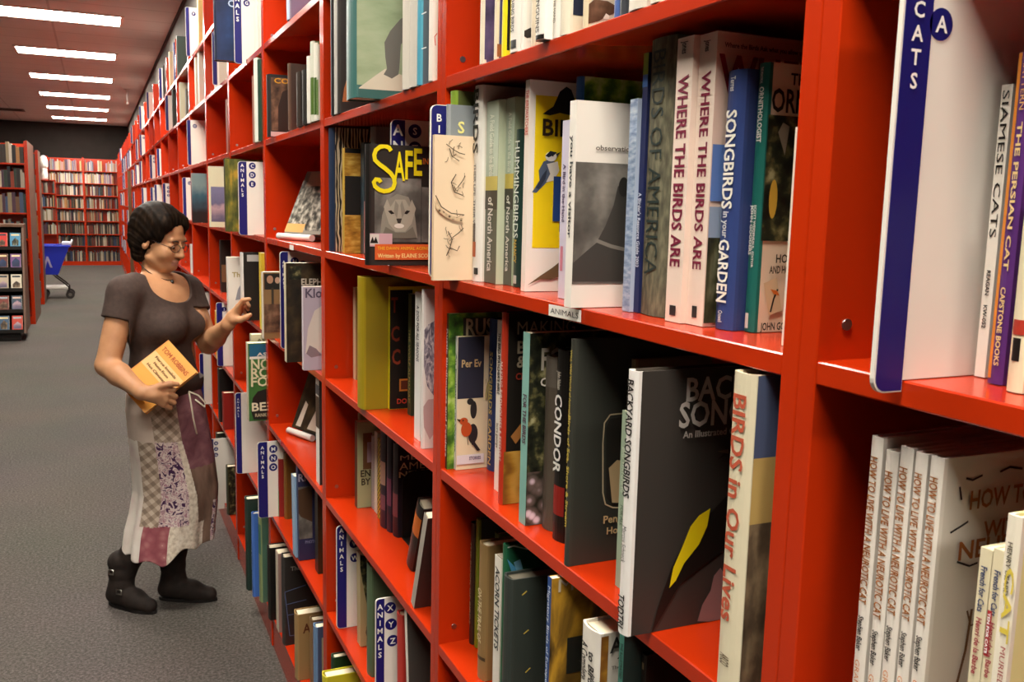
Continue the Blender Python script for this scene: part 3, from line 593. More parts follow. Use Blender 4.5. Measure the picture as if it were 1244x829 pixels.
  ["rustic birdhouse book with leafy green cover",0.5528,1.4925,1.1878,0.0099,0.2785,0.2,0,0,"@foliage","#26301c","#e8dcc0","",[["S","Rustic Birdhouses and Feeders",0.2514,0.0219,0.7,0.5,"#e8e8e0"],["P",[[0.0267,0.2706],[0.0857,0.2706],[0.0857,0.2202],[0.0267,0.2202]],"#2a2a22"],["T","RUSTIC",0.0319,0.2399,0.0291,0.0985,"#b8a88a"]]],
  ["cream paperback with navy panel and red robin picture",0.5659,1.4819,1.1878,0.01,0.239,0.165,0,0,"#dcc9a8","#e0dcd6","#e8dcc0","",[["S","An Exaltation of Wrens",0.2097,0.0324,0.5,0.5,"#5a5a60"],["P",[[-0.0034,0.2392],[0.0499,0.2392],[0.0499,0.1286],[-0.0034,0.1286]],"#2a2a3a"],["T","Per Ev",0.0069,0.1853,0.0131,0.0372,"#c9a97a"],["E",0.0315,0.1076,0.0063,0.0163,"#2a2626"],["E",0.025,0.1228,0.0063,0.0059,"#2a2626"],["E",0.0308,0.0645,0.0094,0.0179,"#2a2226"],["E",0.0182,0.073,0.0101,0.0134,"#b84a1e"],["E",0.0132,0.0882,0.0078,0.0066,"#b84a1e"],["P",[[0.007,0.0916],[-0.0015,0.0937],[0.0055,0.0865]],"#3a2a1a"],["E",0.0117,0.0898,0.0015,0.0015,"#17130f"],["L",[[0.0199,0.0609],[0.0218,0.0444]],0.0013,"#3a2a1a"],["L",[[0.0262,0.0589],[0.0296,0.0437]],0.0013,"#3a2a1a"],["P",[[0.031,0.0541],[0.0456,0.0333],[0.0393,0.0324],[0.0264,0.05]],"#2a2226"],["P",[[0.0,0.0269],[0.0524,0.0269],[0.0524,0.01],[0.0,0.01]],"#d8d0d4"],["T","STORIES",0.0239,0.0172,0.006,0.0221,"#5a4a6a"]]],
  ["dark blue songbirds book with gilt letters and rounded spine",0.6256,1.4496,1.1878,0.0317,0.2714,0.16,1,0,"#27375f","#2c3d6b","#e8dcc0","",[["S","SONGBIRDS",0.2142,0.1024,0.4,0.7,"#c9b36a"],["S","GARDEN",0.0949,0.0114,0.4,0.7,"#c9b36a"],["S","S",0.1623,0.1234,0.7,0.2,"#b8a86a"]]],
  ["thin white birdwatching bible with vertical black text",0.5867,1.3373,1.1878,0.0204,0.2833,0.14,0,0,"#dcd2c4","#e4dccf","#e8dcc0","",[["S","THE BIRD WATCHER'S BIBLE",0.2633,0.1619,0.5,0.5,"#3a3028"],["S","laura george",0.1139,0.0725,0.4,0.5,"#7a6a58"]]],
  ["black birdhouse making book with red spine and wood picture",0.5665,1.2772,1.1878,0.0161,0.3038,0.165,1,0,"#1d1915","#b5341c","#e8dcc0","",[["S","MAKING BIRDHOUSES & FEEDERS",0.2273,0.0699,0.7,0.5,"#e8d6c8"],["T","MAKING",0.0184,0.2702,0.0204,0.1005,"#a89880"],["T","BI",0.0192,0.2406,0.0193,0,"#a89880"],["T","&",0.0184,0.2187,0.0181,0,"#a89880"],["T","Charles",0.0175,0.1993,0.0104,0.0398,"#a03a28"],["P",[[-0.0021,0.0855],[0.1172,0.0855],[0.1172,-0.0119],[-0.0021,-0.0119]],"@wood"],["P",[[0.0114,0.1094],[0.0666,0.1728],[0.0729,0.1592],[0.0202,0.0968]],"#a8703a"]]],
  ["slim pale teal book with dark leafy flower cover",0.559,1.1751,1.1878,0.0229,0.286,0.165,0,0,"@darkleaf","#7fb0a4","#e8dcc0","",[["S","FOR THE BIRDS",0.1952,0.1215,0.5,0.5,"#5a3a4a"],["T","FOR",0.0183,0.2326,0.0313,0.0566,"#b8b0a0"],["T","C",0.0178,0.2085,0.0121,0,"#d8d0c4"],["P",[[0.0004,0.0812],[0.0351,0.0812],[0.0351,-0.0005],[0.0004,-0.0005]],"@flowers"]]],
  ["thin translucent jacketed dark brown book left of black one",0.5858,1.1392,1.1878,0.0353,0.2548,0.14,1,0,"@rock","#5a5044","#e8dcc0","",[["SR",0.2518,0.2112,0,1,"#6a6258"]]],
  ["black CONDOR book with large white spine letters",0.579,1.0924,1.1878,0.0326,0.2716,0.15,1,0,"#14100e","#17130f","#e8dcc0","",[["S","CONDOR",0.2092,0.0976,0.62,0.5,"#e0dcd4"],["S","John Nielsen",0.2415,0.2161,0.3,0.5,"#c0b8a8"],["SR",0.0798,0.0378,0,1,"#8a2018"]]],
  ["large dark grey sea bird book with framed penguin cover",0.5468,1.0143,1.1878,0.0126,0.2998,0.165,1,0,"#34352f","#3a3b34","#e8dcc0","",[["S","Birds of Sea, Shore & Stream",0.2008,0.0521,0.5,0.5,"#c2ac4a"],["S","Wild, Wild World of Animals",0.2865,0.2008,0.4,0.5,"#b8a34a"],["L",[[0.0536,0.1995],[0.0454,0.1892],[0.0442,0.1619],[0.0471,0.0951],[0.0515,0.0789],[0.063,0.0731],[0.082,0.0709]],0.002,"#b8a888"],["L",[[0.0536,0.1995],[0.0759,0.2001]],0.002,"#b8a888"],["P",[[0.0538,0.194],[0.0811,0.1964],[0.0869,0.0749],[0.0615,0.0777],[0.0523,0.0878],[0.0481,0.1835]],"#25231f"],["P",[[0.0543,0.1278],[0.0663,0.1378],[0.0841,0.1339],[0.0868,0.0771],[0.0614,0.08]],"#b8a078"],["T","Penguins and",0.0489,0.0533,0.0102,0.0771,"#c0a878"],["T","How they live",0.0545,0.0378,0.0092,0.0776,"#c0a878"]]],
  ["tan ragged topped book behind the pale green one",0.6295,1.0037,1.1878,0.01,0.2722,0.12,1,0,"#7a6a4a","#a08a64","#e8dcc0","",[]],
  ["dark olive book lying in shadow behind the songbird cover",0.6445,1.0275,1.1878,0.01,0.2779,0.1,1,0,"#3a4420","#56602a","#e8dcc0","",[]],
  ["slim sage green spined book left of the black songbird cover",0.5737,0.921,1.1878,0.0193,0.2232,0.13,0,0,"#8fa488","#9db096","#e8dcc0","",[["S","BIRD WATCHING",0.1784,0.1217,0.5,0.5,"#c9d4bc"],["S","FOR ALL",0.1061,0.0799,0.4,0.5,"#6a7a68"]]],
  ["tall black backyard songbirds book with yellow winged bird",0.5145,0.8126,1.1878,0.0204,0.295,0.225,1,0,"#38332f","#ebe7e2","#e8dcc0","",[["S","BACKYARD SONGBIRDS",0.2852,0.1558,0.62,0.5,"#17130f"],["S","Marcus Schneck",0.1233,0.0821,0.42,0.5,"#17130f"],["S","TODTRI",0.0461,0.0079,0.6,0.5,"#17130f"],["T","BACKYARD",0.0594,0.2603,0.0254,0.2119,"#b8b0a8"],["T","SONGBIRDS",0.0515,0.2317,0.0274,0.2408,"#b8b0a8"],["T","An Illustrated Guide to Backyard Birds",0.0575,0.2193,0.0074,0.1977,"#a8a098"],["P",[[0.0437,0.0492],[0.0521,0.0728],[0.0668,0.0994],[0.0823,0.1165],[0.1024,0.1313],[0.1248,0.1499],[0.1451,0.1863],[0.1509,0.108],[0.1237,0.0841],[0.0909,0.0673],[0.0642,0.0518],[0.0293,-0.0023],[0.0363,0.0274]],"#15120f"],["P",[[0.1052,0.19],[0.1205,0.1962],[0.1282,0.1831],[0.1264,0.1111],[0.1509,0.108],[0.1441,0.2007],[0.12,0.2028]],"#2a1a14"],["P",[[0.0502,0.0492],[0.0543,0.0725],[0.0649,0.0949],[0.0745,0.1175],[0.0848,0.1286],[0.0999,0.1354],[0.0968,0.1147],[0.0869,0.0949],[0.0683,0.0753],[0.0584,0.0566]],"#e8cf12"],["P",[[0.1045,0.2004],[0.1201,0.2019],[0.1205,0.1962]],"#6a5a48"],["P",[[0.0904,0.0037],[0.096,0.0225],[0.1063,0.0376],[0.1097,0.0548],[0.1183,0.0633],[0.1259,0.0524],[0.1251,-0.0032]],"#8a6a68"]]],
  ["cream spined birds in our lives book leaning near upright",0.5395,0.654,1.1878,0.0324,0.3177,0.16,1,0,"#8a7a68","#dcd2b4","#e8dcc0","",[["S","BIRDS in Our Lives",0.2975,0.0771,0.55,0.5,"#b8543a"],["S","ARCO",0.0437,0.0327,0.4,0.5,"#6a5a48"],["P",[[-0.0176,0.3243],[0.0303,0.3243],[0.0303,0.2365],[-0.0176,0.2365]],"#4a5470"],["P",[[-0.0115,0.2404],[0.0355,0.2404],[0.0355,0.1722],[-0.0115,0.1722]],"#b89a5a"],["P",[[-0.0069,0.1775],[0.0485,0.1775],[0.0485,0.0134],[-0.0069,0.0134]],"@rock"]]],
  ["thin dark brown book at the left end of lower bird shelf",0.6014,1.4756,0.8549,0.016,0.2312,0.16,1,0,"#2a1c14","#33231a","#e8dcc0","",[["S","THE BOOK OF BIRDS",0.1956,0.0382,0.35,0.5,"#a08a6a"]]],
  ["book with dark mixed cover and lime spine behind tan one",0.6045,1.461,0.8549,0.014,0.2424,0.14,1,0,"#3a4038","#7a8a20","#e8dcc0","",[]],
  ["tan cloth trail book with pale spine letters",0.5721,1.3452,0.8549,0.0327,0.2389,0.165,1,0,"#83683f","#917448","#e8dcc0","",[["S","ON THE TRAIL OF",0.1606,0.065,0.45,0.5,"#e0cfa0"],["SR",0.0412,0.0352,0,1,"#4a3a24"]]],
  ["dark olive book rising behind the newsprint spine",0.6345,1.4414,0.8549,0.0184,0.2193,0.12,1,0,"#3f4f1c","#4f5f24","#e8dcc0","",[]],
  ["white newsprint spined paperback leaning on slate book",0.5545,1.2475,0.8549,0.0258,0.2548,0.13,0,0,"#c8c0b0","#e4ddd0","#8a8272","",[["S","ACORN TICKETS",0.2378,0.1009,0.6,0.5,"#3a3a3a"]]],  # page block darkened in colour to stand in for shade
  ["crumpled glossy green jacket book behind slate book",0.5565,1.2322,0.8549,0.0147,0.2826,0.13,1,0,"#1d5238","#206040","#5a6a58","",[["P",[[0.0004,0.2614],[0.0147,0.2461],[0.0236,0.2274],[0.0123,0.2291]],"#4a90b8"],["P",[[0.0116,0.2546],[0.0227,0.2583],[0.0321,0.2262],[0.0207,0.2279]],"#78b0c8"],["L",[[-0.0097,0.2787],[0.011,0.2812],[0.0336,0.2728],[0.0504,0.2759]],0.0021,"#c8d4c8"]]],  # dull page colour paints in the shade on the page top
  ["thick dark slate green book with small gilt strokes",0.5345,1.1581,0.8549,0.0325,0.2594,0.14,1,0,"#2f3632","#333a36","#5f5a4e","",[["L",[[0.0141,0.2345],[0.0219,0.2396]],0.002,"#b8a24a"],["L",[[0.0184,0.1737],[0.0263,0.1788]],0.002,"#b8a24a"],["L",[[0.0229,0.112],[0.0308,0.1183]],0.002,"#b8a24a"]]],  # shade of the page top is put into its dark page colour
  ["migratory birds book with blue spine and ochre cover",0.5345,1.0369,0.8549,0.0117,0.3086,0.165,0,0,"@ochre","#1f4480","#e8dcc0","",[["S","Migratory Birds of Europe",0.2963,0.1585,0.6,0.5,"#e4e8ec"],["T","Migra",0.01,0.2894,0.0186,0.0764,"#b8aa90"],["P",[[0.0261,0.2213],[0.0496,0.2213],[0.0496,0.1692],[0.0261,0.1692]],"#1a1c18"]]],
  ["green brown book low behind the white complete guide",0.5945,1.0492,0.8549,0.0263,0.268,0.12,1,0,"#4a5038","#6a6a38","#e8dcc0","",[]],
  ["thick white complete guide with bold black spine lettering",0.5395,0.9122,0.8549,0.0446,0.2862,0.165,1,0,"#d4cdbf","#ece6da","#e8dcc0","",[["S","A Complete",0.2653,0.2143,0.34,0.35,"#17130f"],["S","to Bird",0.2589,0.2175,0.3,0.75,"#17130f"],["S","John",0.2328,0.2175,0.2,0.88,"#17130f"],["P",[[-0.0057,0.283],[0.0107,0.283],[0.0107,0.2234],[-0.0057,0.2234]],"@wood"],["T","A Guide",0.0125,0.2606,0.0193,0.0842,"#2a2622"],["T","to",0.0237,0.2435,0.0151,0,"#2a2622"],["T","The first",0.0158,0.2385,0.0044,0.026,"#6a6258"]]],
  ["slim teal illustrated guide below the songbird book",0.5395,0.8592,0.8549,0.01,0.3086,0.13,0,0,"#23302c","#3f7a6c","#e8dcc0","",[["S","THE ILLUSTRATED",0.2979,0.2542,0.5,0.6,"#16221e"]]],
  ["dark brown book low at right under the songbird shelf",0.5645,0.8482,0.8549,0.0104,0.2845,0.16,1,0,"#211913","#2a2018","#e8dcc0","",[["SR",0.2742,0.266,0.3,0.7,"#a08a6a"]]],
  ["black book at left end above the zebra book",0.5445,2.2933,1.8678,0.0348,0.2977,0.15,1,0,"#1a1815","#1e1b18","#e8dcc0","",[]],
  ["grey white striped spine book beside the black one",0.5445,2.2636,1.8678,0.0291,0.2977,0.15,1,0,"#2a2826","#b8b4ac","#e8dcc0","",[]],
  ["dark charcoal book with a tan hand picture low down",0.5445,2.2346,1.8678,0.0284,0.2977,0.15,1,0,"#34302e","#3a3633","#e8dcc0","",[["P",[[0.004,0.0261],[0.0081,0.0571],[0.0141,0.0767],[0.0241,0.0544],[0.0201,0.0272]],"#b87a4a"]]],
  ["teal framed book with elephant trunk on pale green cover",0.4945,1.8962,1.8678,0.0813,0.2627,0.2,1,0,"#33605c","#3f706c","#e8dcc0","",[["P",[[0.0009,0.2391],[0.1086,0.2391],[0.1086,0.0252],[0.0009,0.0252]],"@palegreen"],["P",[[0.0051,0.0193],[0.0379,0.0447],[0.0605,0.0613],[0.0977,0.0511],[0.1084,0.0519],[0.1086,0.0185],[0.0051,0.0177]],"#cfc6b2"],["P",[[0.057,0.0495],[0.064,0.0616],[0.0604,0.0843],[0.0585,0.1136],[0.0707,0.1375],[0.0916,0.1624],[0.1074,0.1739],[0.1078,0.1214],[0.0937,0.1135],[0.0905,0.0637],[0.0888,0.052],[0.0747,0.0426]],"#6a6862"]]],
  ["cream edged book just right of the elephant trunk picture",0.5445,1.7022,1.8678,0.0411,0.245,0.12,1,0,"#c9c2b4","#d6cfc2","#e8dcc0","",[]],
  ["pale stone book second right of the elephant trunk picture",0.5445,1.658,1.8678,0.0417,0.23,0.12,1,0,"#c0b9ac","#cfc8bc","#e8dcc0","",[]],
  ["slate book with turquoise edge and two white ticks",0.5445,1.6343,1.8678,0.0189,0.215,0.12,1,0,"#4f5c66","#4fa0b8","#e8dcc0","",[["L",[[0.0004,0.1225],[0.0097,0.1277]],0.0019,"#d8dcdc"],["L",[[0.001,0.0627],[0.0103,0.0664]],0.0019,"#d8dcdc"]]],
  ["white book against the upright with small red mark",0.5445,1.5711,1.8678,0.0177,0.25,0.08,1,0,"#e4dccc","#e8e2d6","#e8dcc0","",[["L",[[0.0054,0.0597],[0.0037,0.0747],[0.0082,0.0806]],0.0015,"#c8402a"]]],
  ["navy spined book with black and white zebra stripe cover",0.5551,2.3525,1.5301,0.0554,0.3125,0.2,1,0,"@zebra","#1f2c44","#e8dcc0","",[]],
  ["gold and black fur banded book in front of zebra cover",0.5625,2.2732,1.5301,0.0211,0.258,0.165,0,0,"@goldfur","#b8963a","#e8dcc0","",[["P",[[0.0012,0.1903],[0.0448,0.1903],[0.0448,0.0945],[0.0012,0.0945]],"#1d1a17"],["P",[[0.0014,0.2581],[0.0448,0.2581],[0.0448,0.2461],[0.0014,0.2461]],"#1a1a18"]]],
  ["thin dark teal book with pink foot beside gold fur book",0.6018,2.2368,1.5301,0.0314,0.2719,0.13,0,0,"#2c3c44","#42525a","#e8dcc0","",[["P",[[-0.0022,0.129],[0.0104,0.129],[0.0104,0.0021],[-0.0022,0.0021]],"#d0a09a"]]],
  ["grey book with its top showing above the SAFE cover",0.5895,2.0985,1.5301,0.0279,0.2988,0.12,1,0,"#5a5852","#7a776e","#e8dcc0","",[]],
  ["black cougar book with big yellow SAFE title",0.4971,1.8065,1.5301,0.0281,0.24,0.165,1,0,"#2a2622","#1d1a17","#e8dcc0","",[["T","A",0.0496,0.1713,0.055,0.0224,"#f0dc12"],["T","F",0.0728,0.1745,0.0553,0.0156,"#f0dc12"],["T","E",0.091,0.1825,0.0522,0.0174,"#f0dc12"],["T","IN THE",0.11,0.2046,0.0114,0.0388,"#d8742a"],["P",[[0.0106,0.1748],[0.108,0.1748],[0.108,0.0468],[0.0106,0.0468]],"@bwphoto"],["P",[[0.0211,0.0545],[0.0261,0.1005],[0.0362,0.1301],[0.0567,0.1437],[0.0809,0.1378],[0.0933,0.1117],[0.1009,0.0552]],"#8a8578"],["P",[[0.0294,0.1169],[0.0362,0.1334],[0.0431,0.1172],[0.0533,0.1322],[0.074,0.1327],[0.0828,0.1181],[0.0879,0.1331],[0.0968,0.1151],[0.0883,0.085],[0.0745,0.0682],[0.0537,0.068],[0.0398,0.0843]],"#a39c8c"],["P",[[0.038,0.1089],[0.0448,0.1107],[0.0517,0.1043],[0.0449,0.1025]],"#1d1a17"],["P",[[0.0707,0.1046],[0.0776,0.1114],[0.0846,0.1099],[0.0777,0.1031]],"#1d1a17"],["P",[[0.0533,0.1306],[0.0602,0.1209],[0.057,0.0945],[0.05,0.1075]],"#8a8376"],["P",[[0.0671,0.1309],[0.0637,0.121],[0.0673,0.0947],[0.0742,0.108]],"#8a8376"],["P",[[0.0552,0.0944],[0.0673,0.0947],[0.0639,0.0847],[0.0587,0.0846]],"#3a3430"],["E",0.0614,0.0797,0.0104,0.0049,"#d8d0c4"],["P",[[0.0245,0.0545],[0.033,0.0776],[0.0537,0.0663],[0.0745,0.0666],[0.0901,0.0784],[0.0991,0.0551]],"#6f6a5e"],["P",[[0.1087,0.1584],[0.133,0.1584],[0.133,0.047],[0.1087,0.047]],"@bwphoto"],["P",[[-0.0018,0.0641],[0.0469,0.0641],[0.0469,0.0381],[-0.0018,0.0381]],"#c8a0a8"],["P",[[-0.0009,0.0625],[0.0195,0.0625],[0.0195,0.0413],[-0.0009,0.0413]],"#cfc8c0"],["P",[[0.0008,0.0445],[0.0058,0.0576],[0.0092,0.0494],[0.0126,0.0577],[0.0177,0.0446]],"#17130f"],["P",[[0.0109,0.0429],[0.1406,0.0429],[0.1406,0.0114],[0.0109,0.0114]],"#d8602a"],["T","THE DAWN ANIMAL AGENCY",0.0161,0.0314,0.0066,0.1152,"#f0c030"],["T","Written by ELAINE SCOTT",0.0161,0.0157,0.0082,0.119,"#f0d08a"],["L",[[0.0434,0.2277],[0.0391,0.2339],[0.0307,0.2367],[0.0206,0.2346],[0.0122,0.2278],[0.0089,0.2181],[0.0106,0.2085],[0.019,0.2009],[0.0308,0.1933],[0.0428,0.184],[0.0496,0.1745],[0.0514,0.1648],[0.048,0.1549],[0.0395,0.1498],[0.0293,0.1479],[0.0191,0.1508],[0.0107,0.157],[0.0081,0.165],[0.0123,0.1708],[0.0191,0.1702],[0.0225,0.1655]],0.0085,"#f0dc12"]]],
  ["thin cream spined book left of the mustard one",0.6156,2.3708,1.1878,0.0261,0.2465,0.14,0,0,"#a88a5a","#d8c4a0","#e8dcc0","",[]],
  ["tall mustard yellow book with plain cover",0.5412,2.0069,1.1878,0.0585,0.3017,0.165,1,0,"#8a760e","#a08a14","#e8dcc0","",[]],
  ["black book with curved white page edge behind mustard",0.6045,2.0834,1.1878,0.021,0.202,0.12,1,0,"#1a1612","#2a241c","#e8dcc0","",[]],
  ["black book with bright yellow border and red capitals",0.5966,1.9945,1.1878,0.0118,0.2816,0.165,0,0,"#e0d020","#e8dc18","#e8dcc0","",[["P",[[-0.0003,0.2742],[0.0532,0.2742],[0.0532,0.0002],[-0.0003,0.0002]],"#14100c"],["T","T",0.0028,0.2238,0.0336,0.0154,"#8a3a24"],["T","C",0.0031,0.1581,0.0338,0.0194,"#8a3a24"],["T","C",0.0053,0.1049,0.0342,0.0195,"#8a3a24"],["P",[[0.0231,0.0697],[0.0529,0.0697],[0.0529,0.041],[0.0231,0.041]],"#b06a2a"],["P",[[0.027,0.0656],[0.0528,0.0656],[0.0528,0.0449],[0.027,0.0449]],"#5a2a1a"],["T","DO",0.0175,0.0123,0.0116,0.0237,"#b03a28"]]],
  ["thin forest green book in front of yellow bordered one",0.6223,1.9153,1.1878,0.0238,0.2719,0.13,0,0,"#25331f","#2a3a24","#e8dcc0","",[["S","THE WOLF ALMANAC",0.1943,0.0275,0.5,0.5,"#b8a86a"]]],
  ["white spined zoo book leaning right of green one",0.5699,1.6949,1.1878,0.0364,0.2951,0.15,0,0,"#d8d4cc","#e6e4de","#e8dcc0","",[["S","A ZOO FOR ALL SEASONS",0.2691,0.1578,0.4,0.5,"#4a4a50"]]],
  ["white book with grey scribbled ostrich drawing on cover",0.5572,1.6394,1.1878,0.0123,0.3082,0.17,1,0,"#d8cec8","#e6e0da","#e8dcc0","",[["P",[[-0.0031,0.2256],[0.0082,0.241],[0.0278,0.2514],[0.0328,0.1207],[0.0214,0.1021],[0.0078,0.1221],[-0.0009,0.1704]],"@scribble2"],["P",[[-0.0,0.0825],[0.0098,0.0964],[0.0264,0.0969],[0.0305,0.0399],[0.014,0.0167],[0.0021,0.0421]],"#b89a98"]]],
  ["dark spined book with pale green cover and brown picture",0.6025,2.3039,0.8549,0.0257,0.2321,0.165,0,0,"#a3ab80","#4a3a28","#e8dcc0","",[["P",[[0.0155,0.2022],[0.0401,0.2022],[0.0401,0.104],[0.0155,0.104]],"#6a4a2a"],["P",[[0.0266,0.1768],[0.04,0.1768],[0.04,0.122],[0.0266,0.122]],"#9a94a0"],["T","EN",0.0089,0.0846,0.018,0.0267,"#3a3424"],["T","BY",0.0111,0.0619,0.018,0.0246,"#3a3424"]]],
  ["cream topped book behind the pale green cover",0.6345,2.4086,0.8549,0.0088,0.2314,0.12,1,0,"#8a7a50","#b8aa84","#e8dcc0","",[]],
  ["first thin grey white spined book right of pale green one",0.6395,2.2761,0.8549,0.024,0.196,0.13,0,0,"#9a94a0","#b8b2b4","#e8dcc0","",[]],
  ["second thin white spined book with dark lettering",0.6385,2.2413,0.8549,0.0274,0.2153,0.13,0,0,"#cfc8b8","#d8d0c0","#e8dcc0","",[]],
  ["thin yellow and black chequered spine book",0.6331,2.1957,0.8549,0.0228,0.2095,0.13,0,0,"#b8a83a","@check","#e8dcc0","",[]],
  ["first purple black spined wildlife book with pale panel",0.627,2.1265,0.8549,0.0438,0.2495,0.15,1,0,"#221a22","#2d222e","#e8dcc0","",[["SR",0.1691,0.11,0,1,"#b08a78"],["SR",0.0845,0.0462,0,1,"#7a4a54"]]],
  ["second purple black spined wildlife book in the middle",0.6319,2.0935,0.8549,0.0324,0.2487,0.15,1,0,"#221a22","#2b2230","#e8dcc0","",[["SR",0.1359,0.0668,0,1,"#7a4058"]]],
  ["dark neighbours book with gilt title behind the bookend",0.6369,2.0551,0.8549,0.0378,0.2312,0.17,1,0,"#1c1820","#241c24","#e8dcc0","",[["SR",0.1083,0.0503,0,1,"#7a4048"],["T","MERLIN",0.005,0.1923,0.0122,0.1129,"#d8c8a0"],["T","AMERICAN",0.0031,0.1682,0.0182,0.1692,"#d8c8a0"],["T","NEIGHBORS",0.0011,0.15,0.0143,0.1738,"#d8c8a0"]]],
  ["white paged dark book leaning against the upright",0.5495,1.6606,0.8549,0.021,0.225,0.16,0,-20,"#3a2a26","#a8a094","#e8dcc0","",[]],
  ["small black book with orange label fallen beside bookend",0.6045,1.8422,0.8549,0.0409,0.1785,0.12,1,-24,"#1d1a18","#23201d","#e8dcc0","",[["SR",0.15,0.0974,0,1,"#d8742a"]]],
  ["pale tan book with dark tree trunk on its cover",0.5786,2.1803,0.5259,0.033,0.2453,0.165,0,1.5,"#a8956a","#b8a67a","#e8dcc0","",[["P",[[-0.0043,0.2459],[0.017,0.2386],[0.0214,0.1456],[0.0303,0.0551],[0.0216,0.0454],[0.0172,0.113],[0.0064,0.17]],"@darkleaf"],["L",[[0.0215,0.079],[0.0151,0.0354],[0.0195,0.0167]],0.0026,"#3a3024"]]],
  ["grey green book between tan tree book and divider",0.5645,2.0218,0.5259,0.044,0.2768,0.15,1,0,"#4c5c42","#566a4c","#e8dcc0","",[]],
  ["charcoal grey cover book with white spine and red edge",0.5545,1.6873,0.5259,0.0162,0.3018,0.165,0,7,"#3a3733","#e0d8cc","#e8dcc0","",[]],
  ["book with brown strip low between divider and charcoal book",0.5645,1.7756,0.5259,0.0352,0.2565,0.12,1,2,"#b03028","#c03a30","#e8dcc0","",[]],
  ["lavender blue book on the high shelf above the black cover",0.5445,2.8578,2.19,0.0384,0.245,0.15,1,0,"#8a86a8","#a8b4c8","#e8dcc0","",[]],
  ["black framed book with gold title and ape photo",0.5345,3.1638,1.8678,0.048,0.2005,0.165,1,0,"#1d1a1a","#2a2625","#e8dcc0","",[["P",[[0.0047,0.1904],[0.0642,0.1904],[0.0642,0.0194],[0.0047,0.0194]],"@brown"],["P",[[0.0264,0.0173],[0.0274,0.0972],[0.0414,0.1458],[0.0657,0.1581],[0.0642,0.0194]],"#2a1a12"],["T","CO",0.015,0.1728,0.0158,0.0482,"#d89a2a"],["P",[[0.0023,0.016],[0.064,0.016],[0.064,-0.0021],[0.0023,-0.0021]],"#c8a8a4"]]],
  ["brown book right of the ape photo book",0.5405,2.842,1.8678,0.0258,0.1935,0.165,1,0,"#4a342a","#5f4638","#e8dcc0","",[]],
  ["dark brown spined book third from left by ape photo",0.5405,2.6923,1.8678,0.05,0.1515,0.14,1,0,"#2a221d","#332a24","#e8dcc0","",[]],
  ["black spined book between brown and green striped books",0.5405,2.6107,1.8678,0.05,0.1477,0.14,1,0,"#1d1d1b","#272623","#e8dcc0","",[]],
  ["white spined book with black foot beside green ones",0.5405,2.5617,1.8678,0.0321,0.1766,0.14,1,0,"#3a3a30","#d8d4c8","#e8dcc0","",[]],
  ["first white and green spined book near the upright",0.5405,2.5145,1.8678,0.031,0.2081,0.14,1,0,"#5a6a3a","#c8c8b8","#e8dcc0","",[["SR",0.115,0.0185,0,1,"#4f6a2c"]]],
  ["second white and green spined book near the upright",0.5405,2.4793,1.8678,0.0251,0.1987,0.14,1,0,"#5a6a3a","#d8d4c8","#e8dcc0","",[["SR",0.1106,0.0154,0,1,"#3f5a24"]]],
  ["third white and green spined book touching the upright",0.5405,2.4604,1.8678,0.0129,0.1922,0.14,1,0,"#5a6a3a","#c0beb0","#e8dcc0","",[["SR",0.1029,0.013,0,1,"#55702c"]]],
  ["thin white spined book at the bay left behind impala cover",0.6045,3.4793,1.1878,0.035,0.2903,0.12,0,0,"#3a4a5a","#dcdad4","#e8dcc0","",[]],
  ["impala and tree picture book jutting over the shelf",0.5095,3.1928,1.1878,0.0437,0.2292,0.165,0,0,"#8a6a44","#d8cfc0","#e8dcc0","",[["P",[[0.0039,0.2236],[0.0583,0.2236],[0.0583,0.1696],[0.0039,0.1696]],"#1d1a16"],["E",0.0228,0.2038,0.011,0.0141,"#b08468"],["E",0.0476,0.2008,0.0083,0.0112,"#c09a80"],["P",[[0.0266,0.1757],[0.0348,0.1757],[0.0348,0.068],[0.0266,0.068]],"#3a3024"],["P",[[0.0024,0.1198],[0.0565,0.1198],[0.0565,0.0217],[0.0024,0.0217]],"@brown"]]],
  ["large dark brown elephant book with pale spine edge",0.4942,2.6929,1.1878,0.0328,0.2914,0.165,0,0,"@darkbrown","#cfc4aa","#e8dcc0","",[["T","ELEPHANTS",0.044,0.2266,0.0192,0.1965,"#cfc4b0"],["P",[[0.0067,0.2819],[0.0442,0.2819],[0.0442,0.2434],[0.0067,0.2434]],"@darkleaf"],["P",[[0.0529,0.1467],[0.0581,0.1951],[0.0775,0.2141],[0.1017,0.2186],[0.1013,0.1456]],"#3a2a1a"]]],
  ["lavender white bear cover book in front of elephant book",0.5145,2.5489,1.1878,0.0228,0.2346,0.165,0,0,"#b8aebc","#cfc6ce","#e8dcc0","",[["T","Klondike",0.0059,0.2048,0.0251,0.1203,"#5a5264"],["P",[[0.0046,0.0479],[0.012,0.1173],[0.0307,0.1676],[0.0515,0.1809],[0.0507,0.0459],[0.0253,0.061]],"#d8cfc4"],["P",[[0.0069,0.0478],[0.0162,0.0707],[0.0346,0.0607],[0.0507,0.0413],[0.0206,0.0356]],"#8a7a80"]]],
  ["thin white spined book against the upright on the middle shelf",0.5545,2.5387,0.8549,0.0435,0.3036,0.1,0,0,"#2a2a28","#e4ded6","#e8dcc0","",[["SR",0.2878,0.2593,0,1,"#5a5a60"],["SR",0.2546,0.1636,0,1,"#4a3a2a"]]],
  ["red black and green spined thin book by the M divider",0.5636,3.255,0.5259,0.0119,0.2153,0.14,0,0,"#8a2420","#7a2220","#e8dcc0","",[["SR",0.0966,-0.008,0,1,"#2f8a4a"]]],
  ["plain brown book right of the M N O divider",0.584,3.2244,0.5259,0.03,0.2425,0.16,1,0,"#6f4a18","#7f561e","#e8dcc0","",[]],
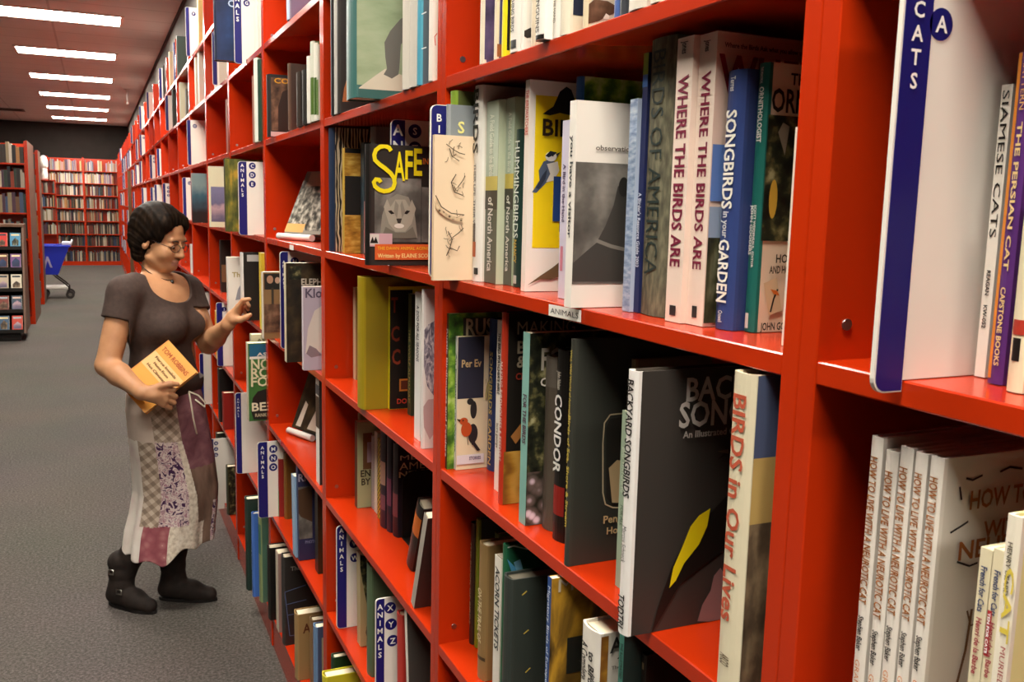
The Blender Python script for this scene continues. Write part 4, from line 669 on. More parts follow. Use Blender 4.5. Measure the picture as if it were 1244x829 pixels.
  ["thin light blue book leaning left of the bear cover",0.5427,2.8387,0.5259,0.05,0.2632,0.14,0,3.5,"#7f9cb8","#98b6d2","#e8dcc0","",[]],
  ["navy bear picture book leaning with serif title",0.5483,2.8131,0.5259,0.025,0.3034,0.165,0,3,"#23284a","#2c3158","#e8dcc0","",[["P",[[-0.0175,0.2383],[0.0431,0.2383],[0.0431,0.0692],[-0.0175,0.0692]],"@bwphoto"],["P",[[-0.0155,0.1846],[-0.0022,0.2286],[0.0339,0.2355],[0.0442,0.2183],[0.0435,0.1209],[0.0073,0.1416]],"#4a3422"],["T","RIVER",-0.0096,0.2561,0.0239,0.0774,"#a8a4b8"],["T","PHOTO",0.0195,0.0532,0.0095,0.0366,"#7a7a98"]]],
  ["black edged brown animal book near the upright low down",0.5811,2.6903,0.5259,0.0415,0.2769,0.12,0,0,"#3a2a16","#1d1a16","#e8dcc0","",[]],
  ["dark green spined book standing on the bottom shelf",0.4961,3.5756,0.127,0.05,0.3745,0.17,1,0,"#22332a","#263a32","#e8dcc0","",[]],
  ["cornflower blue spined book on the bottom shelf",0.5082,3.5069,0.127,0.03,0.3368,0.17,1,0,"#3f66b0","#4a74c4","#e8dcc0","",[["S","THE ANIMAL KINGDOM",0.2123,0.0102,0.3,0.5,"#b8c8e0"]]],
  ["sage and cream spined book on the bottom shelf",0.5273,3.4451,0.127,0.05,0.3452,0.17,1,0,"#4a6a58","#8a9a6a","#e8dcc0","",[["SR",0.3104,0.192,0,1,"#4a7a68"]]],
  ["blue book with yellow topped pages on bottom shelf",0.5645,3.5375,0.127,0.0375,0.2958,0.15,1,0,"#2f5078","#3a5f88","#e8dcc0","",[]],
  ["black book with white page top on the bottom shelf",0.5322,3.2767,0.127,0.05,0.2776,0.16,1,0,"#100e0c","#14110f","#e8dcc0","",[]],
  ["cream edged thin book right of the black bottom one",0.5423,3.1671,0.127,0.05,0.2944,0.15,0,0,"#9a7a70","#d8ccb8","#e8dcc0","",[]],
  ["dark photo cover book with thin blue line drawing",0.5448,3.0596,0.127,0.05,0.32,0.165,1,0,"#2a2624","#33302e","#e8dcc0","",[["T","The",0.0212,0.2704,0.0149,0.0337,"#9a948a"],["L",[[0.0007,0.1961],[0.0743,0.2117]],0.0023,"#5a6a90"],["L",[[0.0007,0.1961],[0.0158,0.0342]],0.0023,"#5a6a90"],["L",[[0.0058,0.1504],[0.0739,0.1576]],0.0023,"#5a6a90"],["L",[[0.0082,0.111],[0.0735,0.1122]],0.0022,"#5a6a90"],["L",[[0.0158,0.0342],[0.0557,0.0332]],0.0023,"#5a6a90"]]],
  ["tan book with brown capital A on its cover",0.5395,2.8048,0.127,0.05,0.2231,0.165,1,0,"#9a7a4e","#a88858","#e8dcc0","",[["T","AFRICA",0.0162,0.1591,0.0307,0.1174,"#5a2a14"]]],
  ["blue framed book with curling black C on cover",0.5395,2.526,0.127,0.0367,0.3044,0.165,1,0,"#3f4a66","#6a8ab0","#e8dcc0","",[["P",[[0.0151,0.2709],[0.0778,0.2709],[0.0778,0.1568],[0.0151,0.1568]],"#a8977a"],["L",[[0.0536,0.2589],[0.0392,0.2692],[0.0247,0.2616],[0.0245,0.2387],[0.0341,0.2293]],0.003,"#17130f"],["L",[[0.029,0.174],[0.0388,0.1798],[0.0437,0.1943]],0.0029,"#17130f"]]],
  ["dark green book with white page top low beside upright",0.5445,2.327,0.127,0.0292,0.3058,0.15,1,0,"#16301c","#1d3a24","#e8dcc0","",[]],
  ["yellow edged book at the very bottom of the photo",0.5045,2.2496,0.127,0.0392,0.2955,0.17,1,0,"#c8c02a","#d8d030","#e8dcc0","",[]],
  ["cream book with brown foot on the bottom shelf",0.5745,2.5063,0.127,0.0191,0.2424,0.14,1,0,"#b89a6a","#d0b88a","#e8dcc0","",[]],
  ["brown topped thin book behind the blue framed cover",0.5745,2.7456,0.127,0.0377,0.2237,0.12,1,0,"#7a5a3a","#8a6a48","#e8dcc0","",[]],
  ["tall navy book with pale letter jutting from a high shelf",0.4445,3.8025,2.19,0.05,0.2805,0.165,1,0,"@navy","#1a2440","#e8dcc0","",[["T","C",0.046,0.2015,0.0243,0,"#a8b8d0"]]],
  ["white spined thin book left of the high upright",0.5545,3.5233,2.19,0.05,0.2601,0.14,1,0,"#c8c2b4","#dcd6cc","#e8dcc0","",[]],
  ["second white thin book touching the high upright",0.5545,3.4399,2.19,0.05,0.2451,0.14,1,0,"#c0b8a8","#d0cabc","#e8dcc0","",[]],
  ["white spined book left of the ape photo bay",0.5405,3.4655,1.8678,0.05,0.2931,0.15,1,0,"#a8c0a8","#d8dcd0","#e8dcc0","",[]],
  ["dark green thin book between white book and upright",0.5405,3.3868,1.8678,0.0449,0.2775,0.14,1,0,"#1d3a2a","#223f30","#e8dcc0","",[]],
  ["reddish thin book standing far left of white book",0.5405,3.5231,1.8678,0.0308,0.2379,0.14,1,0,"#8a5a4a","#9a6a58","#e8dcc0","",[]],
  ["dark forest picture book jutting from the shelf",0.4845,3.9426,1.5301,0.0399,0.2935,0.165,0,0,"@forest2","#3a4020","#e8dcc0","",[]],
  ["white book with gilt lettering held out by the shopper",0.4995,4.0437,1.1878,0.05,0.2309,0.165,0,0,"#e4ded2","#ece6dc","#e8dcc0","",[["T","The",0.0173,0.147,0.0209,0.0474,"#a8985a"],["P",[[0.029,0.0486],[0.04,0.0942],[0.054,0.1186],[0.0528,0.0517]],"#8a8a90"]]],
  ["black book with white spine beside the reaching hand",0.5145,3.7149,1.1878,0.05,0.2674,0.165,1,0,"#1a1614","#dcd8d2","#e8dcc0","",[["P",[[0.0178,0.2591],[0.0709,0.2591],[0.0709,0.2333],[0.0178,0.2333]],"#b8b4b0"]]],
  ["thin yellow spined book against the upright near the hand",0.5395,3.4199,1.1878,0.05,0.2815,0.12,0,0,"#c8a82a","#d8c03a","#e8dcc0","",[]],
  ["dark brown topped book behind the black cover",0.6445,4.3443,1.1878,0.05,0.2534,0.12,1,0,"#3a342c","#4a443a","#e8dcc0","",[]],
  ["green bear book with large pale capitals and teal top",0.4845,3.3958,0.8549,0.05,0.2887,0.165,0,0,"#3a6a30","#d8d0b8","#e8dcc0","",[["P",[[0.0053,0.2852],[0.0748,0.2852],[0.0748,0.2367],[0.0053,0.2367]],"#1f5a78"],["P",[[0.0046,0.2399],[0.0748,0.2399],[0.0748,0.2306],[0.0046,0.2306]],"#e0dcd0"],["T","AS",0.0308,0.2417,0.0122,0.0352,"#d8d4c8"],["T","NORTH",0.0096,0.1941,0.0364,0.1544,"#d8cfa8"],["T","ROAD",0.0091,0.1637,0.0334,0.1364,"#d8cfa8"],["T","FOR",0.0086,0.1301,0.0336,0.0945,"#d8cfa8"],["P",[[0.0071,0.0381],[0.0137,0.0869],[0.0317,0.1103],[0.0703,0.1204],[0.0687,0.0027],[0.0154,0.0066]],"#1d1814"],["T","BEARS",0.01,0.0379,0.0308,0.1372,"#dccfb0"],["T","RANK",0.0214,0.0155,0.0123,0.0414,"#b8a888"]]],
  ["cream topped book behind the green bear book",0.5095,3.4813,0.8549,0.0413,0.3086,0.165,0,0,"#cfc4a0","#dcd2b0","#e8dcc0","",[["T","AS",0.0196,0.2806,0.0124,0.03,"#6a6248"]]],
  ["sage green framed book with dark animals picture",0.5245,3.865,0.5259,0.0298,0.3046,0.165,0,0,"#56785c","#5f8266","#e8dcc0","",[["P",[[0.019,0.0746],[0.0244,0.1974],[0.0391,0.2802],[0.0594,0.2998],[0.0615,0.2226],[0.0561,0.089],[0.0391,0.0763]],"#1a1614"],["P",[[0.0655,0.2644],[0.0768,0.2644],[0.0768,0.1226],[0.0655,0.1226]],"#3a4a6a"]]],
  ["cream framed book with purple landscape photograph",0.4945,4.6117,1.5301,0.05,0.2854,0.165,0,0,"#e0dab8","#e6e0c4","#e8dcc0","",[["P",[[0.0054,0.1899],[0.0772,0.1899],[0.0772,0.0249],[0.0054,0.0249]],"@dusk"]]],
  ["thin black and brown photo book in the empty bay",0.5745,4.9236,1.1878,0.05,0.2684,0.165,0,0,"#2a241e","#1d1a18","#e8dcc0","",[["P",[[0.003,0.1423],[0.0338,0.1423],[0.0338,0.0531],[0.003,0.0531]],"#8a6a48"]]],
  ["orange yellow book with black animal shape",0.5345,4.829,0.8549,0.05,0.2471,0.165,0,0,"#d8960e","#d8a020","#e8dcc0","",[["P",[[0.0266,0.2229],[0.0543,0.2229],[0.0543,0.1969],[0.0266,0.1969]],"#2a2010"],["P",[[0.032,0.092],[0.0598,0.0697],[0.0753,0.0264],[0.0821,-0.0424],[0.0504,0.0019]],"#2a2010"]]],
  ["black book with thin pale spine left of the red one",0.5445,4.834,0.5259,0.05,0.2778,0.15,1,0,"#1a1816","#24211e","#e8dcc0","",[]],
  ["dark red book low on the shelf near the skirt",0.5445,4.6602,0.5259,0.05,0.1852,0.165,1,0,"#8a1f18","#8f241c","#e8dcc0","",[]],
  ["black book with yellow studs on the bottom shelf",0.5545,5.0844,0.127,0.05,0.2771,0.165,1,0,"#23261e","#3a3a2a","#e8dcc0","",[]],
  ["beige spined book standing lowest near the skirt hem",0.5395,4.7524,0.127,0.05,0.188,0.15,1,0,"#9a8a72","#a8987e","#e8dcc0","",[]],
  ["dark green and gold picture book on the bottom shelf",0.5395,4.5291,0.127,0.05,0.2429,0.165,1,0,"@darkleaf","#3a3f28","#e8dcc0","",[]],
  ["grey patterned book beside the blue edged divider",0.5445,5.6373,0.5259,0.05,0.2654,0.165,1,0,"@scribble2","#4a4a48","#e8dcc0","",[]],
]
DIVIDERS = [
  ["white divider with blue CATS stripe nearest the camera",0.5146,0.4952,1.5301,0.0276,0.3015,0.21,-0.0089,"CATS",0.2718,0.2071,[[0.0364,0.2557,0.0112,"A"]],0],
  ["blue BIRDS divider standing at the left end of the bird row",0.5092,1.475,1.5301,0.0299,0.2868,0.2,0.0022,"BIRDS",0.2749,0.1829,[],0],
  ["blue ANIMALS S divider behind the cougar book",0.5625,1.88,1.5301,0.0308,0.2971,0.19,0.0348,"ANIMALS",0.2921,0.0606,[[0.0523,0.275,0.0144,"S"],[0.0526,0.2396,0.0145,"T"]],0],
  ["leftmost ANIMALS divider on the lower shelf with V badge",0.5461,2.3031,0.5259,0.0271,0.2863,0.19,0.0046,"ANIMALS",0.2818,0.1569,[[0.0472,0.2326,0.0123,"V"],[0.0494,0.1934,0.0123,"W"]],0],
  ["white ANIMALS divider with X Y Z badges",0.5286,1.865,0.5259,0.0201,0.2676,0.19,0.063,"ANIMALS",0.2581,0.1273,[[0.0333,0.2431,0.0132,"X"],[0.0353,0.2042,0.0133,"Y"],[0.0393,0.1648,0.0133,"Z"]],0],
  ["leaning dark blue ANIMALS divider beside the elephant book",0.5245,2.96,1.1878,0.0255,0.3108,0.16,0.0325,"ANIMALS",0.2849,0.191,[[0.0469,0.2796,0.013,"H"],[0.0728,0.2691,0.0131,"I"]],0],
  ["white ANIMALS divider with M N O badges",0.4926,3.2679,0.5259,0.0344,0.2807,0.17,0.0042,"ANIMALS",0.2686,0.1448,[[0.0556,0.2518,0.0145,"M"],[0.0551,0.2184,0.0145,"N"],[0.0547,0.185,0.0145,"O"]],0],
  ["upper ANIMALS divider beside the tall navy book",0.5,3.72,2.19,0.0277,0.3146,0.15,-0.0191,"ANIMALS",0.2999,0.131,[[0.0477,0.2046,0.0121,"G"]],0],
  ["white ANIMALS divider with C D E badges",0.4886,3.6,1.5301,0.031,0.2713,0.17,-0.0028,"ANIMALS",0.2653,0.1381,[[0.0524,0.2553,0.0126,"C"],[0.0519,0.2219,0.0127,"D"],[0.0513,0.1884,0.0127,"E"]],0],
  ["blue edged divider on the low shelf left of green frame",0.4959,3.86,0.5259,0.0231,0.3442,0.15,0.0858,"ANIMALS",0.3235,0.2401,[],0],
  ["blue topped divider behind the orange book",0.513,4.62,0.8549,0.0281,0.3124,0.15,0.0221,"",0.0,0.0,[[0.0361,0.2795,0.0115,"J"]],0],
  ["divider with three G badges behind the skirt",0.476,4.72,0.127,0.0206,0.3416,0.13,-0.0273,"",0.0,0.0,[[0.0334,0.3175,0.0103,"G"],[0.0327,0.2877,0.0103,"G"],[0.0321,0.2579,0.0103,"G"]],0],
  ["white divider with two round badges behind her chest",0.4879,5.42,0.8549,0.0276,0.2867,0.13,-0.0121,"",0.0,0.0,[[0.0462,0.2581,0.0124,"K"],[0.0454,0.2255,0.0124,"L"]],0],
  ["blue edged divider partly hidden by the skirt waist",0.4938,5.3,0.5259,0.0201,0.2879,0.13,0.1254,"",0.0,0.0,[],0],
]
FARBOOKS = [
  ["dark teal landscape picture book face toward the aisle",0.4945,5.4963,1.53,0.03,0.275,0.09,"@teal"],
  ["black green book on the second highest shelf",0.5495,7.4473,2.19,0.06,0.275,0.17,"#20281f"],
  ["tall cream book on the highest shelf against the grey wall",0.5495,7.6529,2.495,0.06,0.275,0.17,"#e0d0a8"],
  ["blue book with red head on the highest shelf",0.5495,7.2141,2.495,0.06,0.275,0.17,"#3a3f78"],
  ["dark green thin book left of the highest divider",0.5495,6.9242,2.495,0.06,0.275,0.17,"#2f4038"],
  ["black book on the highest shelf beside the cream one",0.5495,8.391,2.495,0.06,0.275,0.17,"#2a2624"],
  ["brown black book leaning near the tall cream one",0.5495,8.0987,2.495,0.06,0.275,0.17,"#4a4038"],
  ["grey cream book on the second highest shelf",0.5495,5.7072,2.19,0.06,0.275,0.17,"#c8bca8"],
  ["pale stone book on the second highest shelf",0.5495,5.5204,2.19,0.06,0.275,0.17,"#d0c8b8"],
  ["sage grey book on the second highest shelf",0.5495,6.7875,2.19,0.06,0.256,0.17,"#b0aa90"],
  ["charcoal thin book on the second highest shelf",0.5495,6.3472,2.19,0.06,0.1664,0.17,"#4a4438"],
  ["yellow green book at the top by the highest divider",0.5495,5.4755,2.495,0.06,0.275,0.17,"#c8c07a"],
  ["white book low between the navy book and upright",0.5495,4.7541,2.19,0.06,0.2593,0.17,"#d8d0c2"],
  ["cream book low between the navy book and upright",0.5495,4.6051,2.19,0.06,0.2175,0.17,"#cfc6b4"],
  ["distant cream book on the fourth highest shelf",0.5495,14.5905,1.868,0.06,0.2301,0.17,"#e0d4b8"],
  ["thin rust book beside the upright on the upper shelf",0.5495,4.3492,1.868,0.057,0.236,0.12,"#8a4a3a"],
  ["white thin book just right of the glasses",0.5495,6.2887,1.188,0.06,0.1865,0.17,"#d8d2c8"],
  ["dark thin book just right of the glasses",0.5495,6.1209,1.188,0.06,0.1785,0.12,"#3a3630"],
  ["dark book behind her front shoulder",0.5495,5.566,0.855,0.06,0.275,0.17,"#3a3a34"],
]
FARDIV = [
  ["tall white divider with blue edge left of the landscape book",0.5195,5.9929,1.868,0.021,0.2672,0.2,0,"",0,0,[[0.046,0.2322,0.012,"O"]],0],
  ["upper divider with dark blue edge behind the tall navy book",0.5195,4.613,2.19,0.021,0.24,0.2,0,"",0,0,[],0],
  ["white divider under the red block on the highest shelf",0.5195,5.9004,2.495,0.021,0.2778,0.2,0,"",0,0,[[0.046,0.2428,0.012,"P"]],0],
  ["white divider left of the dark green book high up",0.5195,7.7746,2.19,0.021,0.2664,0.2,0,"",0,0,[],0],
  ["slim blue edged divider on the highest far shelf",0.5195,8.4318,2.495,0.021,0.2468,0.2,0,"",0,0,[],0],
  ["distant white divider on the highest shelf near the ceiling line",0.5195,12.2144,2.495,0.021,0.2747,0.2,0,"",0,0,[],0],
  ["distant white divider with wide panel on the second highest shelf",0.5195,12.3552,2.19,0.021,0.2487,0.2,0,"",0,0,[[0.046,0.2137,0.012,"R"]],0],
  ["farthest bright white divider below the ceiling line",0.5195,15.3085,2.495,0.021,0.2468,0.2,0,"",0,0,[],0],
  ["first of two paired white dividers on the distant shelf",0.5195,10.2474,1.868,0.021,0.24,0.2,0,"",0,0,[[0.046,0.205,0.012,"S"],[0.046,0.173,0.012,"T"]],0],
  ["second of two paired white dividers on the distant shelf",0.5195,9.0277,1.868,0.021,0.2425,0.2,0,"",0,0,[[0.046,0.2075,0.012,"U"],[0.046,0.1755,0.012,"V"]],0],
  ["white divider just above the hair at left",0.5195,10.2856,1.53,0.021,0.25,0.2,0,"",0,0,[[0.046,0.215,0.012,"W"]],0],
  ["white divider with three round badges above the hair",0.5195,8.3635,1.53,0.021,0.263,0.2,0,"",0,0,[[0.046,0.228,0.012,"X"],[0.046,0.196,0.012,"Y"],[0.046,0.164,0.012,"Z"]],0],
  ["white divider beside the teal landscape picture",0.5195,6.414,1.53,0.021,0.2708,0.2,0,"",0,0,[[0.046,0.2358,0.012,"Q"]],0],
  ["narrow distant divider left of the hair",0.5195,15.3288,1.53,0.021,0.24,0.2,0,"",0,0,[],0],
  ["narrow distant divider behind the back of the head",0.5195,15.3732,1.188,0.021,0.24,0.2,0,"",0,0,[],0],
  ["narrow distant divider next to the brown upright",0.5195,15.5947,1.868,0.021,0.24,0.2,0,"",0,0,[],0],
  ["tiny divider beyond the brown upright, third highest of that far stack",0.5195,19.9058,1.868,0.021,0.3,0.2,0,"",0,0,[],0],
  ["tiny divider beyond the brown upright, middle of that far stack",0.5195,22.5018,1.53,0.021,0.24,0.2,0,"",0,0,[],0],
  ["tiny divider beyond the brown upright, fourth highest of that far stack",0.5195,21.9628,1.188,0.021,0.24,0.2,0,"",0,0,[],0],
  ["tiny divider beyond the brown upright, third lowest of that far stack",0.5195,22.143,0.855,0.021,0.24,0.2,0,"",0,0,[],0],
  ["tiny divider beyond the brown upright, lowest of that far stack",0.5195,22.2631,0.526,0.021,0.24,0.2,0,"",0,0,[],0],
  ["tiny divider beyond the brown upright, highest of that far stack",0.5195,20.9591,2.19,0.021,0.3,0.2,0,"",0,0,[],0],
]
FARTAKEN = {(5,5),(5,6),(6,2),(6,4),(6,5),(6,6),(6,7),(7,3),(7,4),(7,6),(7,7),(8,6),(8,7),(9,4),(9,7),(10,5),(11,4),(11,5),(13,6),(13,7),(16,5),(17,3),(17,4),(17,5),(17,7),(22,5),(23,6),(24,1),(24,2),(24,3),(24,4)}

# ------------------------------------------------------------------ things on the long shelves
for rec in BOOKS: make_book(rec)
for rec in DIVIDERS: make_divider(rec, group='white shelf dividers with blue edges')

# shelf edge labels
def shelf_label(label, y0, y1, z, text, tilt=0):
    r = thing('shelf_label', label, 'label', (FRONT-.0012, (y0+y1)/2, z), (math.radians(tilt), 0, 0))
    w2 = (y1-y0)/2
    bx('card', (-.0006, .0, -w2, w2, -.0075, .0075), M('#eae4da', .5), r)
    if text:
        bm = bmesh.new(); put_text(bm, text, (-.0009, 0, -.0036), (0, -1, 0), (0, 0, 1), .0072, w2*1.75, 0, True)
        obj('lettering', bm, M('#1d1a1a', .5), r)
    return r
shelf_label('small white card reading ANIMALS on the red shelf edge under the bird row', .997, 1.086, 1.5195, 'ANIMALS', -1)
shelf_label('tiny blank white card on the shelf edge below the leaning grey book', 2.83, 2.89, 1.517, '')

# black metal bookend
r = thing('bookend', 'black metal bookend with an arched opening on the lower shelf', 'bookend', (.645, 2.045, .8562))
bm = bmesh.new()
H, Wd = .165, .13
outer = []
for k in range(9):
    a = math.radians(180-90*k/8); outer.append((.03+.03*math.cos(a), H-.03+.03*math.sin(a)))
for k in range(9):
    a = math.radians(90-90*k/8); outer.append((Wd-.03+.03*math.cos(a), H-.03+.03*math.sin(a)))
outer = [(0, 0)]+outer+[(Wd, 0)]
inner = [(.035, 0)]
for k in range(9):
    a = math.radians(180-180*k/8); inner.append((Wd/2+(Wd/2-.035)*math.cos(a), .075+(Wd/2-.035)*math.sin(a)))
inner += [(Wd-.035, 0)]
pts = outer+inner[::-1]
prism(bm, pts, 'y', 0, .0018)
obj('upright_plate', bm, M('#15120f', .35), r)
bx('foot_plate', (0, Wd, -.10, .0, .0, .0015), M('#15120f', .35), r)

# leaning face-out book on a small white easel, middle shelf of the third bay
def easel(label, loc, w):
    r = thing('display_easel', label, 'easel', loc, (0, 0, math.radians(21)))
    m = M('#e4dfd8', .3)
    bm = bmesh.new(); tube(bm, [(0, -w/2, .012), (0, w/2, .012)], .011, 10); obj('rest', bm, m, r)
    bm = bmesh.new(); box(bm, .012, .155, -w/2+.01, w/2-.01, .0008, .004, bevel=.001); obj('base', bm, M('#1d1b1a', .4), r)
    bm = bmesh.new(); tube(bm, [(.15, 0, .008), (.122, 0, .125)], .004, 8); obj('strut', bm, m, r)
    return r
easel('small white display easel holding the tilted grey book', (.590, 3.045, 1.5305), .20)
r = thing('book', 'grey leaf patterned book tilted face out on a white easel', 'book', (.571, 3.135, 1.5535), (0, math.radians(24), math.radians(21)))
bm = bmesh.new(); box(bm, 0, .03, -.21, 0, 0, .225, bevel=.001); obj('cover', bm, M('#8a8478', .5), r)
bm = bmesh.new()
flat(bm, [(-.0006, 0, .012), (-.0006, -.21, .012), (-.0006, -.21, .19), (-.0006, 0, .19)], 0)
flat(bm, [(-.0008, -.03, .17), (-.0008, -.205, .17), (-.0008, -.205, .222), (-.0008, -.03, .222)], 1)
flat(bm, [(-.0008, -.0, .004), (-.0008, -.11, .004), (-.0008, -.11, .034), (-.0008, 0, .034)], 2)
obj('cover_picture', bm, [tex_mat('leaf_litter', 'noise', [(.36, '#2a2824'), (.48, '#6a665c'), (.58, '#a8a294'), (.7, '#d0cabc')], 45, rough=.4), M('#b8a892', .5), M('#c89a5a', .5)], r)
bx('pages', (.004, .026, -.2112, -.2098, .003, .222), page_mat('#7a5a4c'), r)
easel('small white display easel under the tilted dark portrait book', (.612, 3.10, .8555), .15)
r = thing('book', 'dark portrait picture book tilted face out on the middle shelf', 'book', (.596, 3.168, .8785), (0, math.radians(21), math.radians(21)))
bm = bmesh.new(); box(bm, 0, .02, -.2, 0, 0, .25, bevel=.001); obj('cover', bm, M('#1a1512', .4), r)
bm = bmesh.new()
flat(bm, [(-.0006, 0, .003), (-.0006, -.2, .003), (-.0006, -.2, .247), (-.0006, 0, .247)], 0)
flat(bm, [(-.0008, -.02, .01), (-.0008, -.05, .01), (-.0008, -.055, .09), (-.0008, -.035, .1)], 1)
flat(bm, [(-.0008, -.09, .01), (-.0008, -.17, .01), (-.0008, -.16, .07), (-.0008, -.11, .08)], 1)
obj('cover_picture', bm, [P('@darkbrown'), M('#c8b8a8', .5)], r)
bx('pages', (.002, .018, -.2004, -.1990, .003, .247), page_mat('#e0d4ba'), r)

# ------------------------------------------------------------------ farther along the long shelves
def plain_book(label, x, y, z, t, h, dep, col, group=None, rot=0, pages='#ddd0b2'):
    bm = bmesh.new()
    bt = min(.0025, t*.25)
    box(bm, 0, dep, 0, bt, 0, h); box(bm, 0, dep, t-bt, t, 0, h); box(bm, 0, bt, bt, t-bt, 0, h)
    box(bm, bt, dep-.003, bt, t-bt, .002, h-.003, 1)
    o = obj('book', bm, [M(col, .45, .4) if col[0] != '@' else P(col), page_mat(pages)])
    o.location = (x, y, z+.0007); o.rotation_euler = (0, 0, rot)
    return tag(o, label, 'book', group)
for (lab, x, y, z, t, h, dep, col) in FARBOOKS:
    plain_book(lab, x, y, z, t, h, dep, col, 'books farther along the red wall shelves')
for rec in FARDIV: make_divider(rec, group='white shelf dividers with blue edges')
rnd = random.Random(11)
hgt = ['lowest', 'second lowest', 'third lowest', 'fourth lowest', 'fifth lowest', 'sixth lowest', 'seventh lowest', 'topmost']
proto_div = None
for i in range(9, 27):
    for k, z in enumerate(ROWS):
        y0 = POST1+BAY*(i-1)+.021
        if (i, k) in FARTAKEN: continue
        u = rnd.random()
        if u < .2:
            yy = y0+BAY-.042-rnd.choice((.09, .2, .45, .6))
            rec = ['white divider with blue edge on the %s shelf of the %s far unit' % (hgt[k], ordn[i]), FRONT-.02, round(yy, 3), z, .02, .27, .24, 0, '', 0, 0, [], 0]
            if proto_div is None:
                proto_div = make_divider(rec, True, 'white shelf dividers with blue edges'); o = proto_div
            else:
                o = copy_tree(proto_div); o.location = (FRONT-.02, yy, z+.0007); tag(o, rec[0])
        elif u < .34 and i < 20:
            col = rnd.choice(['#3a3630', '#d8cfbe', '#5a4a8a', '#c8b890', '#2a3a30', '#8a6a50', '#e0dad0'])
            cn = {'#3a3630': 'charcoal', '#d8cfbe': 'cream', '#5a4a8a': 'violet', '#c8b890': 'beige', '#2a3a30': 'dark green', '#8a6a50': 'brown', '#e0dad0': 'white'}[col]
            plain_book('%s book alone on the %s shelf of the %s far unit' % (cn, hgt[k], ordn[i]), FRONT+.005, y0+rnd.uniform(.2, .6), z, .05, rnd.uniform(.2, .28), .18, col, 'books farther along the red wall shelves')

# ------------------------------------------------------------------ back wall and gondola books
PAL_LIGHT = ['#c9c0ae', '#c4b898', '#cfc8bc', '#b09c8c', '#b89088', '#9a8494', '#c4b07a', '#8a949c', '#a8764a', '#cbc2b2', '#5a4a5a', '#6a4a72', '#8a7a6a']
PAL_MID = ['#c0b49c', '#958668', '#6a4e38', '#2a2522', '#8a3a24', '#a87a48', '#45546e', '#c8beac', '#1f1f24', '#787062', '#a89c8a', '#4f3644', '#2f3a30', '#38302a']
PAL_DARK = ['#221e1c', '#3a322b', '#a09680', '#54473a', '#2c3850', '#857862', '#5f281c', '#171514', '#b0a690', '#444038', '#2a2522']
NAMES = {}
def shade(c):
    r, g, b = (int(c[i:i+2], 16) for i in (1, 3, 5))
    v = max(r, g, b); s = v-min(r, g, b)
    if s < 45: return 'white' if v > 225 else 'cream' if v > 200 else 'grey' if v > 120 else 'charcoal' if v > 60 else 'black'
    if r >= g >= b: return 'tan' if r-g < 60 and v > 150 else 'brown' if v < 150 else 'orange' if g > 90 else 'red'
    if b >= r: return 'blue' if g > r-8 else 'purple'
    return 'pinkish'
def fill_row(width, rr, pal, gap=.12, tmin=.022, tmax=.05, hmin=.17, hmax=.25):
    out, x = [], .004
    while x < width-.03:
        if rr.random() < gap: x += rr.uniform(.03, .14); continue
        t = rr.uniform(tmin, tmax)
        if x+t > width-.004: break
        out.append((x, t, rr.uniform(hmin, hmax), rr.choice(pal))); x += t+.0008
    return out
# the two gondolas: every book its own thing
for g, (gx, gy, bot, lo_) in enumerate(((-.795, 13.52, 'behind the rack', 3), (-.80, 16.04, 'by the cart', 0))):
    for k, z in enumerate(GROWS):
        if k < lo_: continue
        for j, (x, t, h, col) in enumerate(fill_row(.56 if g == 0 else .36, rnd, PAL_MID, .05, .020, .046, .19, .27)):
            o = plain_book('%s book, %s from end panel, %s gondola shelf %s' % (shade(col), ordn[j], hgt[k], bot), gx-.023-x, gy+.012, z, t, h, .17, col, 'books on the red gondolas', math.pi/2)
# the back wall: past three hundred books of one kind, the farthest rows are one mass
bm = bmesh.new(); bmats = []; bi = {}
def b_of(c):
    if c not in bi: bi[c] = len(bmats); bmats.append(M(c, .5, .3))
    return bi[c]
for k in range(3):
    xr = .543-BW*k
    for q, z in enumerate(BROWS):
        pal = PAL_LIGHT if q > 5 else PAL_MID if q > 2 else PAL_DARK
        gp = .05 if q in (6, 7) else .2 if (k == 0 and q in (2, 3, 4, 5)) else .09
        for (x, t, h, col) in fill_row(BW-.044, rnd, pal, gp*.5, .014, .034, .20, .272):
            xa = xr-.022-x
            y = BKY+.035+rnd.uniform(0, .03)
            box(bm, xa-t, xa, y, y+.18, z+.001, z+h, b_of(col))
for z in [.80, 1.12, 1.44, 1.76]:
    for (x, t, h, col) in fill_row(.55, rnd, PAL_MID, .05, .016, .036, .2, .28):
        xa = -.845-.022-x; box(bm, xa-t, xa, 24.51, 24.68, z+.001, z+h, b_of(col))
for (x, t, h, col) in fill_row(.12, rnd, PAL_LIGHT, 0, .022, .04, .15, .2):
    xa = -.85-x; box(bm, xa-t, xa, 24.52, 24.69, 2.071, 2.07+h, b_of(col))
tag(obj('books', bm, bmats), 'dense rows of mixed pale and dark books on the red back wall bookcases', 'books', None, 'stuff')
